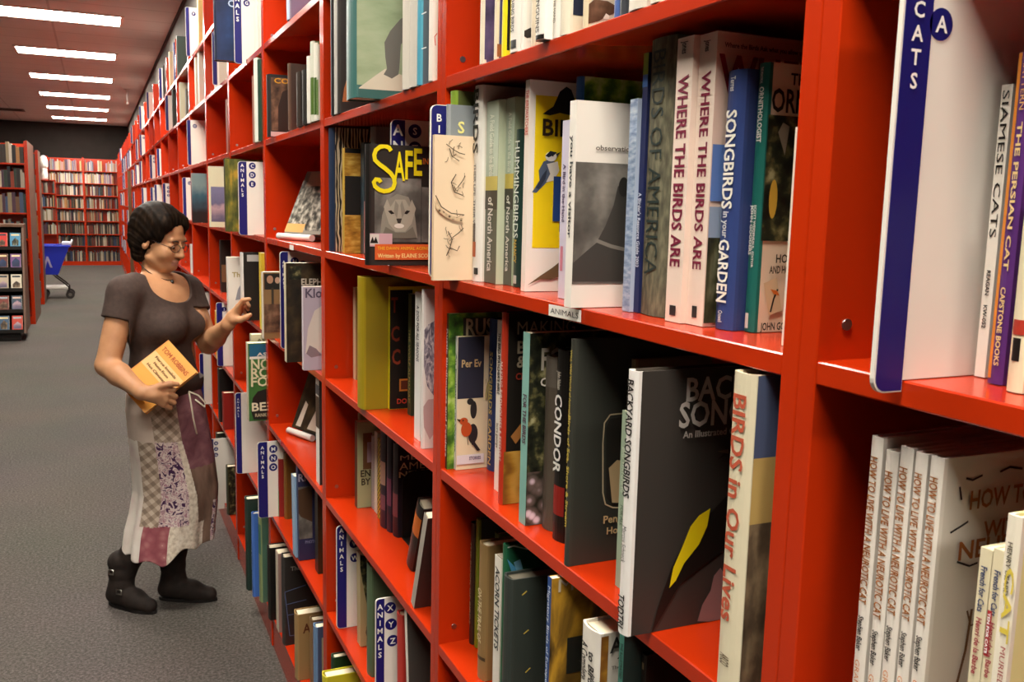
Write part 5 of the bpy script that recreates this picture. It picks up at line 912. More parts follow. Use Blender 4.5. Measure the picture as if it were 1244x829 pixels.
# white bag on the back wall bookcase
def lathe(bm, prof, n=20, mi=0):
    rings = [[bm.verts.new((r*math.cos(2*math.pi*k/n), r*math.sin(2*math.pi*k/n), z)) for k in range(n)] for r, z in prof]
    for a, b in zip(rings, rings[1:]):
        for k in range(n):
            f = bm.faces.new((a[k], a[(k+1) % n], b[(k+1) % n], b[k])); f.smooth = True; f.material_index = mi
    bm.faces.new(rings[0][::-1]); bm.faces.new(rings[-1])
r = thing('stuffed_bag', 'white rounded bag on the upper back wall shelf beside the gondola', 'bag', (-1.085, 24.62, 2.071))
bm = bmesh.new(); lathe(bm, [(.075, 0), (.088, .03), (.085, .12), (.07, .22), (.072, .26)]); obj('lower_bundle', bm, M('#e6ddd6', .7), r)
bm = bmesh.new(); lathe(bm, [(.072, .262), (.092, .32), (.092, .42), (.07, .52), (.03, .56)]); obj('upper_bundle', bm, M('#f2ece4', .7), r)

# ------------------------------------------------------------------ paperback rack at the left
RX0, RX1 = -1.62, -.785
r = thing('paperback_rack', 'dark paperback rack with wooden top and side at the left edge', 'rack', (RX1, 11.9, 0))
WOOD = tex_mat('rack_wood', 'noise', [(.3, '#5f4534'), (.7, '#745644')], 6, (1, 1, .25), .5)
BLK = M('#17130f', .6)
def front_y(z): return .02+.40*(z-.1)/1.2          # front face leans back
bm = bmesh.new(); prism(bm, [(front_y(.1)-.03, .10), (front_y(1.3)-.02, 1.30), (.75, 1.30), (.75, .10)], 'x', -.022, .0); obj('side_panel', bm, WOOD, r)
bm = bmesh.new(); prism(bm, [(front_y(.1)-.03, .10), (front_y(1.3)-.02, 1.30), (.75, 1.30), (.75, .10)], 'x', RX0-RX1, RX0-RX1+.022); obj('side_panel', bm, WOOD, r)
bx('top_board', (RX0-RX1, .0, front_y(1.3)-.03, .76, 1.301, 1.335), WOOD, r, bevel=.003)
bx('base', (RX0-RX1+.05, -.06, .06, .70, 0, .099), BLK, r)
bx('back_board', (RX0-RX1+.022, -.022, .55, .57, .10, 1.30), BLK, r)
RT = [.12, .345, .585, .82, 1.06]
for z in RT:
    bx('tier_shelf', (RX0-RX1+.022, -.022, front_y(z)-.03, .55, z-.018, z), BLK, r)
    bx('tier_lip', (RX0-RX1+.022, -.022, front_y(z)-.034, front_y(z)-.03, z-.018, z+.022), BLK, r)
rc = random.Random(5)
cols = [['#c8361e', '#3a5a78'], ['#2f4558', '#7a2e22'], ['#d8cfb8', '#b8a890'], ['#6a3f7a', '#5a1f1a'], ['#3f8ab0', '#c8261c']]
for k, z in enumerate(RT):
    x = -.035; j = 0
    while x > -.62:
        wd = .108; h = .175
        c = cols[k][j] if j < 2 else rc.choice(['#6a9ab8', '#c8b48a', '#7a4a3a', '#3a5a4a', '#8a3a5a', '#d0c0a0', '#32405a'])
        ang = math.radians(18)
        lab = '%s paperback on the %s tier of the rack, %s from right' % ({0: shade(c)}.get(0), ordn[k] if k else 'lowest', ordn[j])
        o = thing('paperback', lab, 'book', (RX1+x-wd, 11.9+front_y(z)-.022, z+.0085), (-ang, 0, 0), 'paperbacks on the left rack')
        bx('cover', (0, wd, 0, .022, 0, h), M(c, .35, .5), o)
        bm = bmesh.new()
        c2 = rc.choice(['#e8d8a0', '#d8b8a8', '#20303a', '#c89a3a', '#a8b8c0', '#8a2a20'])
        z1 = rc.uniform(.55, .75)*h; x1 = rc.uniform(.1, .25)*wd
        flat(bm, [(x1, -.0006, .02), (wd-x1, -.0006, .02), (wd-x1*.8, -.0006, z1*.7), (wd*.5, -.0006, z1), (x1*.8, -.0006, z1*.6)], 0)
        flat(bm, [(.012, -.0006, h-.035), (wd-.012, -.0006, h-.035), (wd-.012, -.0006, h-.015), (.012, -.0006, h-.015)], 1)
        obj('cover_picture', bm, [P(rc.choice(['@brown', '@rock', '@forest', '@navy', '@dusk'])), M(c2, .4)], o)
        bx('pages', (wd, wd+.0008, .001, .021, .001, h-.001), page_mat('#e6dab8'), o)
        x -= wd+.028; j += 1

# ------------------------------------------------------------------ blue shopping cart
CY = 17.1
r = thing('shopping_cart', 'blue plastic basket shopping cart with black wheels beside the gondola', 'cart', (-.84, CY, 0))
CB = M('#1f2fae', .35, .5)
def frustum_shell(bm, xa0, xa1, xb0, xb1, za, zb, ya0, ya1, yb0, yb1, th=.012):
    def ring(x0, x1, y0, y1, z): return [bm.verts.new(p) for p in ((x0, y0, z), (x1, y0, z), (x1, y1, z), (x0, y1, z))]
    o0, o1 = ring(xa0, xa1, ya0, ya1, za), ring(xb0, xb1, yb0, yb1, zb)
    i1, i0 = ring(xb0+th, xb1-th, yb0+th, yb1-th, zb), ring(xa0+th, xa1-th, ya0+th, ya1-th, za+th)
    for a, b in ((o0, o1), (o1, i1), (i1, i0)):
        for k in range(4): bm.faces.new((a[k], a[(k+1) % 4], b[(k+1) % 4], b[k]))
    bm.faces.new(o0[::-1]); bm.faces.new(i0)
bm = bmesh.new(); frustum_shell(bm, -.10, .235, -.14, .42, .40, .88, -.2, .2, -.25, .25); obj('basket', bm, CB, r)
bm = bmesh.new()
for a, b, c2, d2 in ((-.145, .425, -.265, -.25), (-.145, .425, .25, .265), (-.155, -.14, -.265, .265), (.42, .435, -.265, .265)):
    box(bm, a, b, c2, d2, .855, .885, bevel=.004)
obj('rim', bm, M('#2436c4', .35), r)
bm = bmesh.new()
prism(bm, [(.02, .50), (.075, .70), (.10, .70), (.155, .52), (.125, .52), (.088, .64), (.055, .51)], 'y', -.2425, -.2375); obj('emblem', bm, M('#8f8aa8', .5), r)
bm = bmesh.new(); tube(bm, [(.43, -.24, .87), (.45, -.24, .95), (.45, .24, .95), (.43, .24, .87)], .016, 8); obj('handle', bm, M('#d8d8e0', .4), r)
bm = bmesh.new(); box(bm, .30, .43, -.17, .17, .885, .935, bevel=.01); obj('child_seat', bm, M('#c8c8d8', .4), r)
DK = M('#2a2522', .35, .5, .6)
for y in (-.19, .19):
    bm = bmesh.new(); tube(bm, [(.16, y, .40), (.20, y, .36), (.33, y, .25), (.385, y, .19), (.39, y, .085)], .013, 8); obj('leg', bm, DK, r)
    bm = bmesh.new(); tube(bm, [(-.08, y, .40), (-.02, y, .30), (.02, y, .18), (.02, y, .085)], .013, 8); obj('leg', bm, DK, r)
bx('lower_tray', (-.08, .37, -.20, .20, .165, .20), M('#d0cbc4', .4), r, bevel=.005)
for (x, y) in ((.40, -.19), (.40, .19), (.02, -.19), (.02, .19)):
    bm = bmesh.new(); tube(bm, [(x, y-.018, .066), (x, y+.018, .066)], .066, 20); wh = obj('wheel', bm, M('#26211e', .6), r)
    bm = bmesh.new(); tube(bm, [(x, y-.021, .066), (x, y-.0182, .066)], .028, 14); obj('hub', bm, M('#5a544e', .5), wh)

# ------------------------------------------------------------------ the woman
class Field:
    """signed distance field of blended round cones and ellipsoids, polygonised with surface nets"""
    def __init__(s, lo, hi, h):
        s.lo = np.array(lo, float); s.h = h
        s.n = np.ceil((np.array(hi)-s.lo)/h).astype(int)+1
        s.F = np.full(tuple(s.n), .06, np.float32)
    def _win(s, a, b):
        i0 = np.clip(np.floor((np.array(a)-s.lo)/s.h).astype(int), 0, s.n-1)
        i1 = np.clip(np.ceil((np.array(b)-s.lo)/s.h).astype(int)+1, 1, s.n)
        sl = tuple(slice(p, q) for p, q in zip(i0, i1))
        ax = [s.lo[k]+s.h*np.arange(i0[k], i1[k]) for k in range(3)]
        X, Y, Z = np.meshgrid(*ax, indexing='ij')
        return sl, np.stack([X, Y, Z], -1)
    def _mix(s, sl, D, k, sub=False):
        A = s.F[sl]
        if sub:
            D = -D
            hh = np.clip(.5-.5*(A-D)/k, 0, 1) if k else None
            s.F[sl] = (A*(1-hh)+D*hh+k*hh*(1-hh)) if k else np.maximum(A, D)
        else:
            if k:
                hh = np.clip(.5+.5*(D-A)/k, 0, 1); s.F[sl] = D*(1-hh)+A*hh-k*hh*(1-hh)
            else: s.F[sl] = np.minimum(A, D)
    def cone(s, a, b, ra, rb, k=.015, sub=False):
        a, b = np.array(a, float), np.array(b, float); m = max(ra, rb)+.05+k
        sl, P_ = s._win(np.minimum(a, b)-m, np.maximum(a, b)+m)
        d = b-a; t = np.clip(((P_-a)@d)/max(d@d, 1e-9), 0, 1)
        D = np.linalg.norm(P_-a-t[..., None]*d, axis=-1)-(ra+t*(rb-ra))
        s._mix(sl, D.astype(np.float32), k, sub)
    def chain(s, pts, rs, k=.01):
        for i in range(len(pts)-1): s.cone(pts[i], pts[i+1], rs[i], rs[i+1], k)
    def ell(s, c, r, R=None, k=.015, sub=False):
        c = np.array(c, float); r = np.array(r, float); m = r.max()+.05+k
        sl, P_ = s._win(c-m, c+m)
        q = P_-c
        if R is not None: q = q@np.array(R).T
        k0 = np.linalg.norm(q/r, axis=-1); k1 = np.linalg.norm(q/(r*r), axis=-1)
        D = np.where(k1 > 1e-9, k0*(k0-1)/np.maximum(k1, 1e-9), -r.min())
        s._mix(sl, D.astype(np.float32), k, sub)
    def cut(s, p, n, k=.0, box_=None):
        """remove the half space on the n side of point p, inside an optional box"""
        n = np.array(n, float)/np.linalg.norm(n)
        lo, hi = box_ if box_ else (s.lo, s.lo+s.h*s.n)
        sl, P_ = s._win(lo, hi)
        s._mix(sl, -((P_-np.array(p))@n).astype(np.float32)*-1*-1 if False else ((np.array(p)-P_)@n).astype(np.float32), k, True)
    def mesh(s):
        F = s.F; neg = F < 0
        c = [neg[i:F.shape[0]-1+i, j:F.shape[1]-1+j, k:F.shape[2]-1+k] for i in (0, 1) for j in (0, 1) for k in (0, 1)]
        n = sum(x.astype(np.int8) for x in c); act = (n > 0) & (n < 8)
        idx = np.argwhere(act); ids = np.full(act.shape, -1, np.int32); ids[act] = np.arange(len(idx))
        off = np.array([(i, j, k) for i in (0, 1) for j in (0, 1) for k in (0, 1)])
        val = np.stack([F[idx[:, 0]+o[0], idx[:, 1]+o[1], idx[:, 2]+o[2]] for o in off], 1)
        acc = np.zeros((len(idx), 3)); cnt = np.zeros(len(idx))
        for a in range(8):
            for b in range(a+1, 8):
                if np.abs(off[a]-off[b]).sum() != 1: continue
                va, vb = val[:, a], val[:, b]; m = (va < 0) != (vb < 0)
                t = va[m]/(va[m]-vb[m])
                acc[m] += off[a]+t[:, None]*(off[b]-off[a]); cnt[m] += 1
        V = s.lo+s.h*(idx+acc/cnt[:, None])
        faces = []
        for ax in range(3):
            A = np.moveaxis(neg, ax, 0); x = A[:-1] != A[1:]
            u, v = [q for q in range(3) if q != ax]
            e = np.argwhere(x)                     # index along (ax, other axes in order)
            full = np.zeros((len(e), 3), int); full[:, ax] = e[:, 0]; full[:, u] = e[:, 1]; full[:, v] = e[:, 2]
            ok = (full[:, u] > 0) & (full[:, v] > 0) & (full[:, u] < F.shape[u]-1) & (full[:, v] < F.shape[v]-1)
            full = full[ok]
            inside = neg[full[:, 0], full[:, 1], full[:, 2]]
            def at(du, dv):
                g = full.copy(); g[:, u] -= du; g[:, v] -= dv
                return ids[g[:, 0], g[:, 1], g[:, 2]]
            q = np.stack([at(1, 1), at(0, 1), at(0, 0), at(1, 0)], 1)
            flip = inside if ax != 1 else ~inside
            q[~flip] = q[~flip][:, ::-1]
            faces.append(q)
        Q_ = np.concatenate(faces); Q_ = Q_[(Q_ >= 0).all(1)]
        return V, Q_
def sdf_object(name, fld, mats, parent=None, matfn=None, smooth_it=1):
    V, Q_ = fld.mesh()
    me = bpy.data.meshes.new(name); me.from_pydata(V.tolist(), [], Q_.tolist()); me.update()
    me.polygons.foreach_set('use_smooth', [True]*len(me.polygons))
    for m in mats: me.materials.append(m)
    if matfn is not None:
        cen = V[Q_].mean(1); me.polygons.foreach_set('material_index', matfn(cen).astype(np.int32))
    o = bpy.data.objects.new(name, me); C.objects.link(o)
    if parent: o.parent = parent
    sm = o.modifiers.new('smooth', 'SMOOTH'); sm.factor = .5; sm.iterations = smooth_it
    return o
v3 = lambda *a: np.array(a, float)
fw, lf, up = v3(.766, -.643, 0), v3(.643, .766, 0), v3(0, 0, 1)
Rb = np.stack([fw, lf, up])
# head frame: turned toward the shelf and tipped down
th, pt_ = math.radians(41), math.radians(17)
hf0 = v3(math.cos(th), -math.sin(th), 0)
hf = hf0*math.cos(pt_)-up*math.sin(pt_); hl = v3(math.sin(th), math.cos(th), 0); hu = np.cross(hf, hl)
Rh = np.stack([hf, hl, hu])
Hc = v3(.226, 3.86, 1.507)
def hp(f, l, u): return Hc+f*hf+l*hl+u*hu
P0, WA, CH, NB = v3(.233, 3.885, .86), v3(.228, 3.88, 1.01), v3(.222, 3.88, 1.19), v3(.208, 3.872, 1.352)
shR, elR, wrR = v3(.090, 3.765, 1.30), v3(.018, 3.712, 1.035), v3(.128, 3.565, .954)
shL, elL, wrL = v3(.328, 3.985, 1.285), v3(.402, 3.90, 1.075), v3(.452, 3.68, 1.181)

def torso(F, g=0.0, k=.03):
    F.ell(CH, (.112+g, .168+g, .17+g), Rb, k)
    F.ell(CH+up*.09-fw*.01, (.085+g, .155+g, .07+g), Rb, k)
    for s in (-1, 1): F.ell(CH+fw*.082+lf*.072*s-up*.025, (.062+g, .068+g, .062+g), Rb, k)
    F.ell(WA, (.106+g, .143+g, .15+g), Rb, k)
    F.cone(shR, shL, .052+g, .052+g, k)
def arms(F, g=0.0, full=True):
    F.cone(shR, elR, .054+g, .043+g, .02)
    F.cone(shL, elL, .052+g, .041+g, .02)
    if full:
        mR, mL = elR*.65+wrR*.35, elL*.65+wrL*.35
        F.chain([elR, mR, wrR], [.043, .043, .027], .012)
        F.chain([elL, mL, wrL], [.041, .041, .025], .012)

F = Field((-.12, 3.45, .06), (.62, 4.15, 1.70), .0034)
torso(F)
F.ell(P0, (.100, .13, .13), Rb, .04)
arms(F)
for hip, kn, an in ((v3(.185, 3.84, .84), v3(.185, 3.85, .50), v3(.045, 3.905, .11)), (v3(.288, 3.95, .84), v3(.27, 3.90, .50), v3(.24, 3.905, .11))):
    F.chain([hip, kn, kn*.6+an*.4, an], [.08, .05, .05, .038], .02)
F.cone(NB-fw*.010, hp(-.016, 0, -.07), .047, .042, .02)
F.cone(NB+v3(0, 0, -.02), shR*.6+NB*.4+up*.0, .042, .044, .03); F.cone(NB+v3(0, 0, -.02), shL*.6+NB*.4, .042, .044, .03)
# head
F.ell(hp(-.012, 0, .022), (.098, .076, .095), Rh, .01)
F.ell(hp(.030, 0, -.045), (.064, .060, .078), Rh, .02)
F.ell(hp(.066, 0, -.092), (.030, .030, .024), Rh, .02)
for s in (-1, 1):
    F.cone(hp(.010, .050*s, -.075), hp(.058, .022*s, -.098), .018, .016, .02)
    F.ell(hp(.060, .036*s, -.043), (.028, .026, .028), Rh, .02)
    F.ell(hp(.098, .031*s, -.006), (.020, .019, .013), Rh, .012, True)
    F.ell(hp(.078, .031*s, -.006), (.0135, .0145, .011), Rh, .004)
F.cone(hp(.079, -.036, .017), hp(.079, .036, .017), .010, .010, .014)
F.chain([hp(.090, 0, .004), hp(.103, 0, -.022), hp(.110, 0, -.038)], [.007, .009, .0125], .008)
for s in (-1, 1): F.ell(hp(.099, .011*s, -.041), (.010, .0075, .008), Rh, .006)
F.ell(hp(.0905, 0, -.0685), (.010, .020, .0055), Rh, .005)
F.ell(hp(.0895, 0, -.0785), (.010, .017, .006), Rh, .005)
for s in (-1, 1):
    Re = Rh
    F.ell(hp(-.004, .076*s, -.018), (.017, .008, .030), Re, .005)
    F.ell(hp(.000, .083*s, -.014), (.009, .005, .016), Re, .003, True)
# right hand wraps the edge of the orange book
kR = [v3(.205, 3.556, .965), v3(.212, 3.552, .944), v3(.209, 3.552, .924), v3(.199, 3.556, .906)]
F.chain([wrR, v3(.170, 3.553, .945)], [.027, .027], .012)
for q in kR: F.cone(v3(.162, 3.555, .945), q, .022, .0125, .012)
tips = [(v3(.238, 3.568, .955), v3(.240, 3.600, .940)), (v3(.244, 3.566, .930), v3(.240, 3.600, .918)), (v3(.238, 3.566, .907), v3(.230, 3.598, .897)), (v3(.225, 3.568, .888), v3(.214, 3.594, .880))]
for q, (m1, m2), r0 in zip(kR, tips, (.0098, .010, .0095, .0085)): F.chain([q, m1, m2], [r0+.001, r0, r0-.0018], .004)
F.chain([v3(.155, 3.550, .962), v3(.195, 3.545, .978), v3(.226, 3.549, .982), v3(.252, 3.556, .978)], [.017, .0125, .0112, .0085], .008)
# left hand pinches the book on the shelf
kL = [v3(.486, 3.644, 1.253), v3(.494, 3.664, 1.249), v3(.498, 3.684, 1.238), v3(.498, 3.702, 1.222)]
F.chain([wrL, v3(.470, 3.668, 1.212)], [.025, .025], .012)
for q in kL: F.cone(v3(.470, 3.670, 1.208), q, .021, .0115, .012)
tL = [(v3(.503, 3.632, 1.279), v3(.526, 3.622, 1.283)), (v3(.516, 3.662, 1.273), v3(.528, 3.652, 1.254)), (v3(.519, 3.690, 1.256), v3(.528, 3.682, 1.236)), (v3(.514, 3.710, 1.236), v3(.522, 3.706, 1.216))]
for q, (m1, m2), r0 in zip(kL, tL, (.0092, .0094, .009, .008)): F.chain([q, m1, m2], [r0+.001, r0, r0-.0018], .004)
F.chain([v3(.468, 3.652, 1.202), v3(.492, 3.636, 1.203), v3(.512, 3.628, 1.212), v3(.528, 3.624, 1.222)], [.016, .012, .0105, .008], .008)

SKIN = tex_mat('skin', 'noise', [(.3, '#b5835f'), (.7, '#c29069')], 25, rough=.5)
SKIN.node_tree.nodes['Principled BSDF'].inputs['Subsurface Weight'].default_value = .08
SKIN.node_tree.nodes['Principled BSDF'].inputs['Subsurface Radius'].default_value = (.01, .004, .002)
LIPS = M('#b37f6e', .5)
def body_mats(c):
    q = (c-Hc)@Rh.T
    lips = (np.abs(q[:, 1]) < .021) & (q[:, 2] > -.0845) & (q[:, 2] < -.0635) & (q[:, 0] > .086)
    return np.where(lips, 1, 0)
woman = sdf_object('person', F, [SKIN, LIPS], None, body_mats)
tag(woman, 'woman in a brown top and patchwork skirt reaching toward the shelf', 'person')

# short sleeved brown top with a scooped neck
SHIRT = tex_mat('brown_knit', 'noise', [(.3, '#3d302b'), (.7, '#483933')], 60, rough=.85, bump=.15)
G = Field((-.1, 3.55, .84), (.52, 4.12, 1.42), .0036)
torso(G, .010, .03)
G.ell(P0+up*.07, (.132, .165, .11), Rb, .04)
G.cone(shR, elR, .066, .058, .02); G.cone(shL, elL, .064, .056, .02)
G.cone(NB+v3(0, 0, -.03), shR*.62+NB*.38, .051, .055, .03); G.cone(NB+v3(0, 0, -.03), shL*.62+NB*.38, .051, .055, .03)
aR, aL = (elR-shR)/np.linalg.norm(elR-shR), (elL-shL)/np.linalg.norm(elL-shL)
pR, pL = shR+aR*.105, shL+aL*.10
G.cut(pR, aR, 0, (pR-v3(.11, .11, .30), v3(.094, 3.83, 1.36)))
G.cut(pL, aL, 0, (v3(.335, 3.84, .95), pL+v3(.15, .15, .16)))
G.ell(NB+fw*.058-up*.018, (.088, .108, .098), Rb, .006, True)
G.ell(NB+up*.055, (.13, .115, .075), Rb, .006, True)
G.cut(v3(0, 0, .885), (0, 0, -1))
shirt = sdf_object('shirt', G, [SHIRT], woman)
shirt['label'] = 'dark brown short sleeved scoop neck top'

# hair: a short bob swept back, with strands
HAIR = tex_mat('dark_hair', 'noise', [(.32, '#0d0907'), (.55, '#1c140e'), (.75, '#33261c')], 60, (1, 1, .35), .55, 5)
G = Field(Hc-v3(.2, .2, .16), Hc+v3(.2, .2, .2), .0032)
G.ell(hp(-.022, 0, .032), (.112, .094, .104), Rh, .0)
G.ell(hp(-.062, 0, -.010), (.060, .080, .082), Rh, .02)
G.ell(hp(-.040, -.052, -.070), (.032, .028, .042), Rh, .015)
G.ell(hp(-.056, .010, -.074), (.034, .058, .042), Rh, .015)
G.ell(hp(-.048, -.066, -.030), (.040, .026, .040), Rh, .015)
G.ell(hp(-.048, .066, -.030), (.040, .026, .040), Rh, .015)
G.ell(hp(.025, -.045, .072), (.055, .036, .036), Rh, .02); G.ell(hp(.025, .045, .072), (.055, .036, .036), Rh, .02)
G.ell(hp(.116, .004, -.014), (.090, .092, .098), Rh, .008, True)
G.ell(hp(.045, -.095, -.045), (.050, .04, .060), Rh, .008, True)
G.ell(hp(.010, -.098, -.044), (.018, .022, .024), Rh, .008, True)
G.cut(hp(.084, 0, .05), hf*.9+hu*.43, .008)
G.ell(hp(.045, .095, -.045), (.050, .04, .060), Rh, .008, True)
ax = [G.lo[k]+G.h*np.arange(G.n[k]) for k in range(3)]
XX = np.stack(np.meshgrid(*ax, indexing='ij'), -1); q = (XX-Hc)@Rh.T
ang = np.arctan2(q[..., 1]+.02, q[..., 2]+.06)
G.F += (.0010*np.sin(ang*19+4*q[..., 0]/.1)+.0008*np.sin(ang*47+q[..., 0]*120)).astype(np.float32)
hair = sdf_object('hair', G, [HAIR], woman, None, 1)

HAIR.node_tree.nodes['Principled BSDF'].inputs['Specular IOR Level'].default_value = .06
# eyes, brows
for s in (-1, 1):
    bm = bmesh.new()
    bmesh.ops.create_uvsphere(bm, u_segments=14, v_segments=10, radius=.0066)
    for f in bm.faces: f.smooth = True
    e = obj('eye', bm, M('#a89a8e', .25), woman); e.location = hp(.0862, .031*s, -.0095); 
    bm = bmesh.new(); bmesh.ops.create_uvsphere(bm, u_segments=12, v_segments=8, radius=.0040)
    i = obj('iris', bm, M('#1f1610', .2), e); i.location = (np.array(hf)*.0040+np.array(-hu)*.0022).tolist()
    bm = bmesh.new(); tube(bm, [hp(.094, .016*s, .0135), hp(.096, .031*s, .0175), hp(.088, .047*s, .0135)], .0024, 6, radii=[.0022, .0028, .0012]); obj('eyebrow', bm, M('#2a1d15', .8), woman)
# spectacles
GL = M('#2a2320', .3, .5, .4)
bm = bmesh.new()
for s in (-1, 1):
    c0 = hp(.104, .031*s, -.010)
    tube(bm, [c0+.0215*math.cos(a)*hl+.0155*math.sin(a)*hu-(.010*abs(math.cos(a)) if math.cos(a)*s > 0 else 0)*hf for a in [k*2*math.pi/18 for k in range(19)]], .0014, 6)
    tube(bm, [hp(.093, .052*s, -.008), hp(.06, .072*s, -.004), hp(.0, .080*s, .000)], .0014, 6)
tube(bm, [hp(.105, -.010, -.007), hp(.112, 0, -.004), hp(.105, .010, -.007)], .0014, 6)
obj('glasses', bm, GL, woman)
# cord necklace with a dark pendant
nk = []
for k in range(25):
    a = 2*math.pi*k/24
    base = NB*.45+hp(-.015, 0, -.075)*.55
    rr = .061+.012*max(0, math.cos(a))**2
    nk.append(base+fw*(rr*math.cos(a))+lf*(.060*math.sin(a))-up*(.046*(math.cos(a)+.3)))
bm = bmesh.new(); tube(bm, nk, .0022, 6); ne = obj('necklace', bm, M('#2a211a', .6), woman)
bm = bmesh.new(); bmesh.ops.create_uvsphere(bm, u_segments=12, v_segments=8, radius=.008); pe = obj('pendant', bm, M('#1a1714', .25), ne); pe.location = (nk[0]+fw*.005-up*.006).tolist()

# patchwork skirt
def cloth(n, kind, st, sc, stretch=(1, 1, 1), **kw): return tex_mat(n, kind, st, sc, stretch, .85, **kw)
def plaid_mat():
    m, nt, b = new_mat('beige_plaid'); tc = nt.nodes.new('ShaderNodeTexCoord'); mp = nt.nodes.new('ShaderNodeMapping'); mp.inputs['Rotation'].default_value = (0, math.radians(40), 0)
    nt.links.new(tc.outputs['Object'], mp.inputs['Vector']); ws = []
    for d in ('X', 'Z'):
        wv = nt.nodes.new('ShaderNodeTexWave'); wv.bands_direction = d; wv.inputs['Scale'].default_value = 9.5
        nt.links.new(mp.outputs['Vector'], wv.inputs['Vector'])
        gt = nt.nodes.new('ShaderNodeMath'); gt.operation = 'GREATER_THAN'; gt.inputs[1].default_value = .5; nt.links.new(wv.outputs['Fac'], gt.inputs[0]); ws.append(gt)
    ad = nt.nodes.new('ShaderNodeMath'); ad.operation = 'MULTIPLY_ADD'; ad.inputs[1].default_value = .5
    ml = nt.nodes.new('ShaderNodeMath'); ml.operation = 'MULTIPLY'; ml.inputs[1].default_value = .5
    nt.links.new(ws[1].outputs[0], ml.inputs[0]); nt.links.new(ws[0].outputs[0], ad.inputs[0]); nt.links.new(ml.outputs[0], ad.inputs[2])
    r = ramp(nt, [(0, '#d2c2b0'), (.5, '#b39f8c'), (1, '#93806f')]); nt.links.new(ad.outputs[0], r.inputs['Fac']); nt.links.new(r.outputs['Color'], b.inputs['Base Color']); b.inputs['Roughness'].default_value = .9
    return m
SK = [cloth('plain_cream', 'noise', [(.3, '#c9b5a6'), (.7, '#d8c6b6')], 12), plaid_mat(),
      cloth('mauve_cloth', 'noise', [(.3, '#6a4048'), (.5, '#7e525a'), (.7, '#94686c')], 14, dist=1),
      cloth('purple_floral', 'noise', [(.36, '#3f2448'), (.43, '#5a2f5a'), (.46, '#d8c4c0'), (.53, '#e6d8d0'), (.56, '#a05a78'), (.60, '#d8c0bc'), (.66, '#6a3058'), (.75, '#e0d0ca')], 42, dist=1.2),
      cloth('white_lace', 'noise', [(.35, '#c4b6a2'), (.5, '#dccfbc'), (.7, '#ece2d2')], 70, bump=.3),
      cloth('rose_crackle', 'voronoi', [(0, '#e0b8b0'), (.12, '#b87a7a'), (.5, '#a05a62'), (1, '#8a4650')], 30),
      cloth('brown_mauve', 'noise', [(.3, '#5a4438'), (.5, '#7a6050'), (.7, '#96786a')], 10, (2, 2, .6)),
      cloth('white_pink', 'noise', [(.3, '#d8c0bc'), (.5, '#eadfd4'), (.7, '#f0e8de')], 9)]
rings = [(.925, .222, .128, .112), (.885, .224, .142, .130), (.82, .228, .150, .150), (.72, .240, .155, .150), (.62, .252, .160, .152), (.49, .262, .163, .158), (.40, .252, .168, .162), (.33, .238, .172, .166), (.24, .230, .176, .170)]
NZ, NA = 130, 420
def ring_at(z):
    for a, b in zip(rings, rings[1:]):
        if z <= a[0] and z >= b[0]:
            t = (a[0]-z)/(a[0]-b[0]); return [a[k]+(b[k]-a[k])*t for k in (1, 2, 3)]
    return list(rings[-1][1:])
def hem(phi):
    """lower edge height around the skirt; phi 0 faces the camera side, positive toward the shelf"""
    s = math.sin(phi)
    return .256+.020*math.tanh((s-.02)*7)-.020*math.exp(-((s+.28)/.16)**2)+.008*math.sin(phi*9)+.05*max(0, s-.8)*3
bm = bmesh.new(); G_ = []
for i in range(NZ+1):
    row = []
    for j in range(NA):
        phi = -math.pi+2*math.pi*j/NA
        t = i/NZ; z = .925+(hem(phi)-.925)*t
        cx, a, b = ring_at(z)
        fold = 1+.05*max(0, (.80-z)/.55)*math.sin(phi*7+.6)+.03*max(0, (.6-z)/.35)*math.sin(phi*13+2)
        row.append(bm.verts.new((cx+a*fold*math.sin(phi), 3.882-b*fold*math.cos(phi), z)))
    G_.append(row)
for i in range(NZ):
    for j in range(NA):
        f = bm.faces.new((G_[i][j], G_[i+1][j], G_[i+1][(j+1) % NA], G_[i][(j+1) % NA])); f.smooth = True
        c = f.calc_center_median(); cx, a, b = ring_at(c.z); s = (c.x-cx)/a; front = c.y < 3.885
        z = c.z
        if not front: k = 6 if s > 0 else 7
        elif z > .715: k = 0 if s < -.42 else 1 if s < .22 else 2
        elif z < .375+.0*s and s < .62: k = 7 if s < -.72 else 5 if (s < -.14) else 4
        elif s < -.80: k = 7
        elif s < -.42: k = 1
        elif s < .10+(.715-z)*.45: k = 3
        elif s < .22+(.715-z)*.75: k = 4
        else: k = 2 if z > .60 else 6 if z > .45 or s < .8 else 3
        f.material_index = k
skirt = obj('skirt', bm, SK, woman)
sl_ = skirt.modifiers.new('cloth', 'SOLIDIFY'); sl_.thickness = .003; sl_.offset = 0
skirt['label'] = 'long patchwork skirt in cream, plaid, mauve and floral panels'
bm = bmesh.new()
def on_skirt(s, z, out=.004):
    cx, a, b = ring_at(z); return (cx+(a+out)*s, 3.882-(b+out)*math.sqrt(max(0, 1-s*s)), z)
tube(bm, [on_skirt(.62, .905), on_skirt(.60, .86), on_skirt(.585, .80), on_skirt(.60, .735)], .0035, 6)
tube(bm, [on_skirt(.60, .905, .006), on_skirt(.75, .885, .02), on_skirt(.88, .85, .02), on_skirt(.84, .835, .02), on_skirt(.70, .87, .01)], .0035, 6)
obj('drawstring', bm, M('#d8ccb8', .8), skirt)

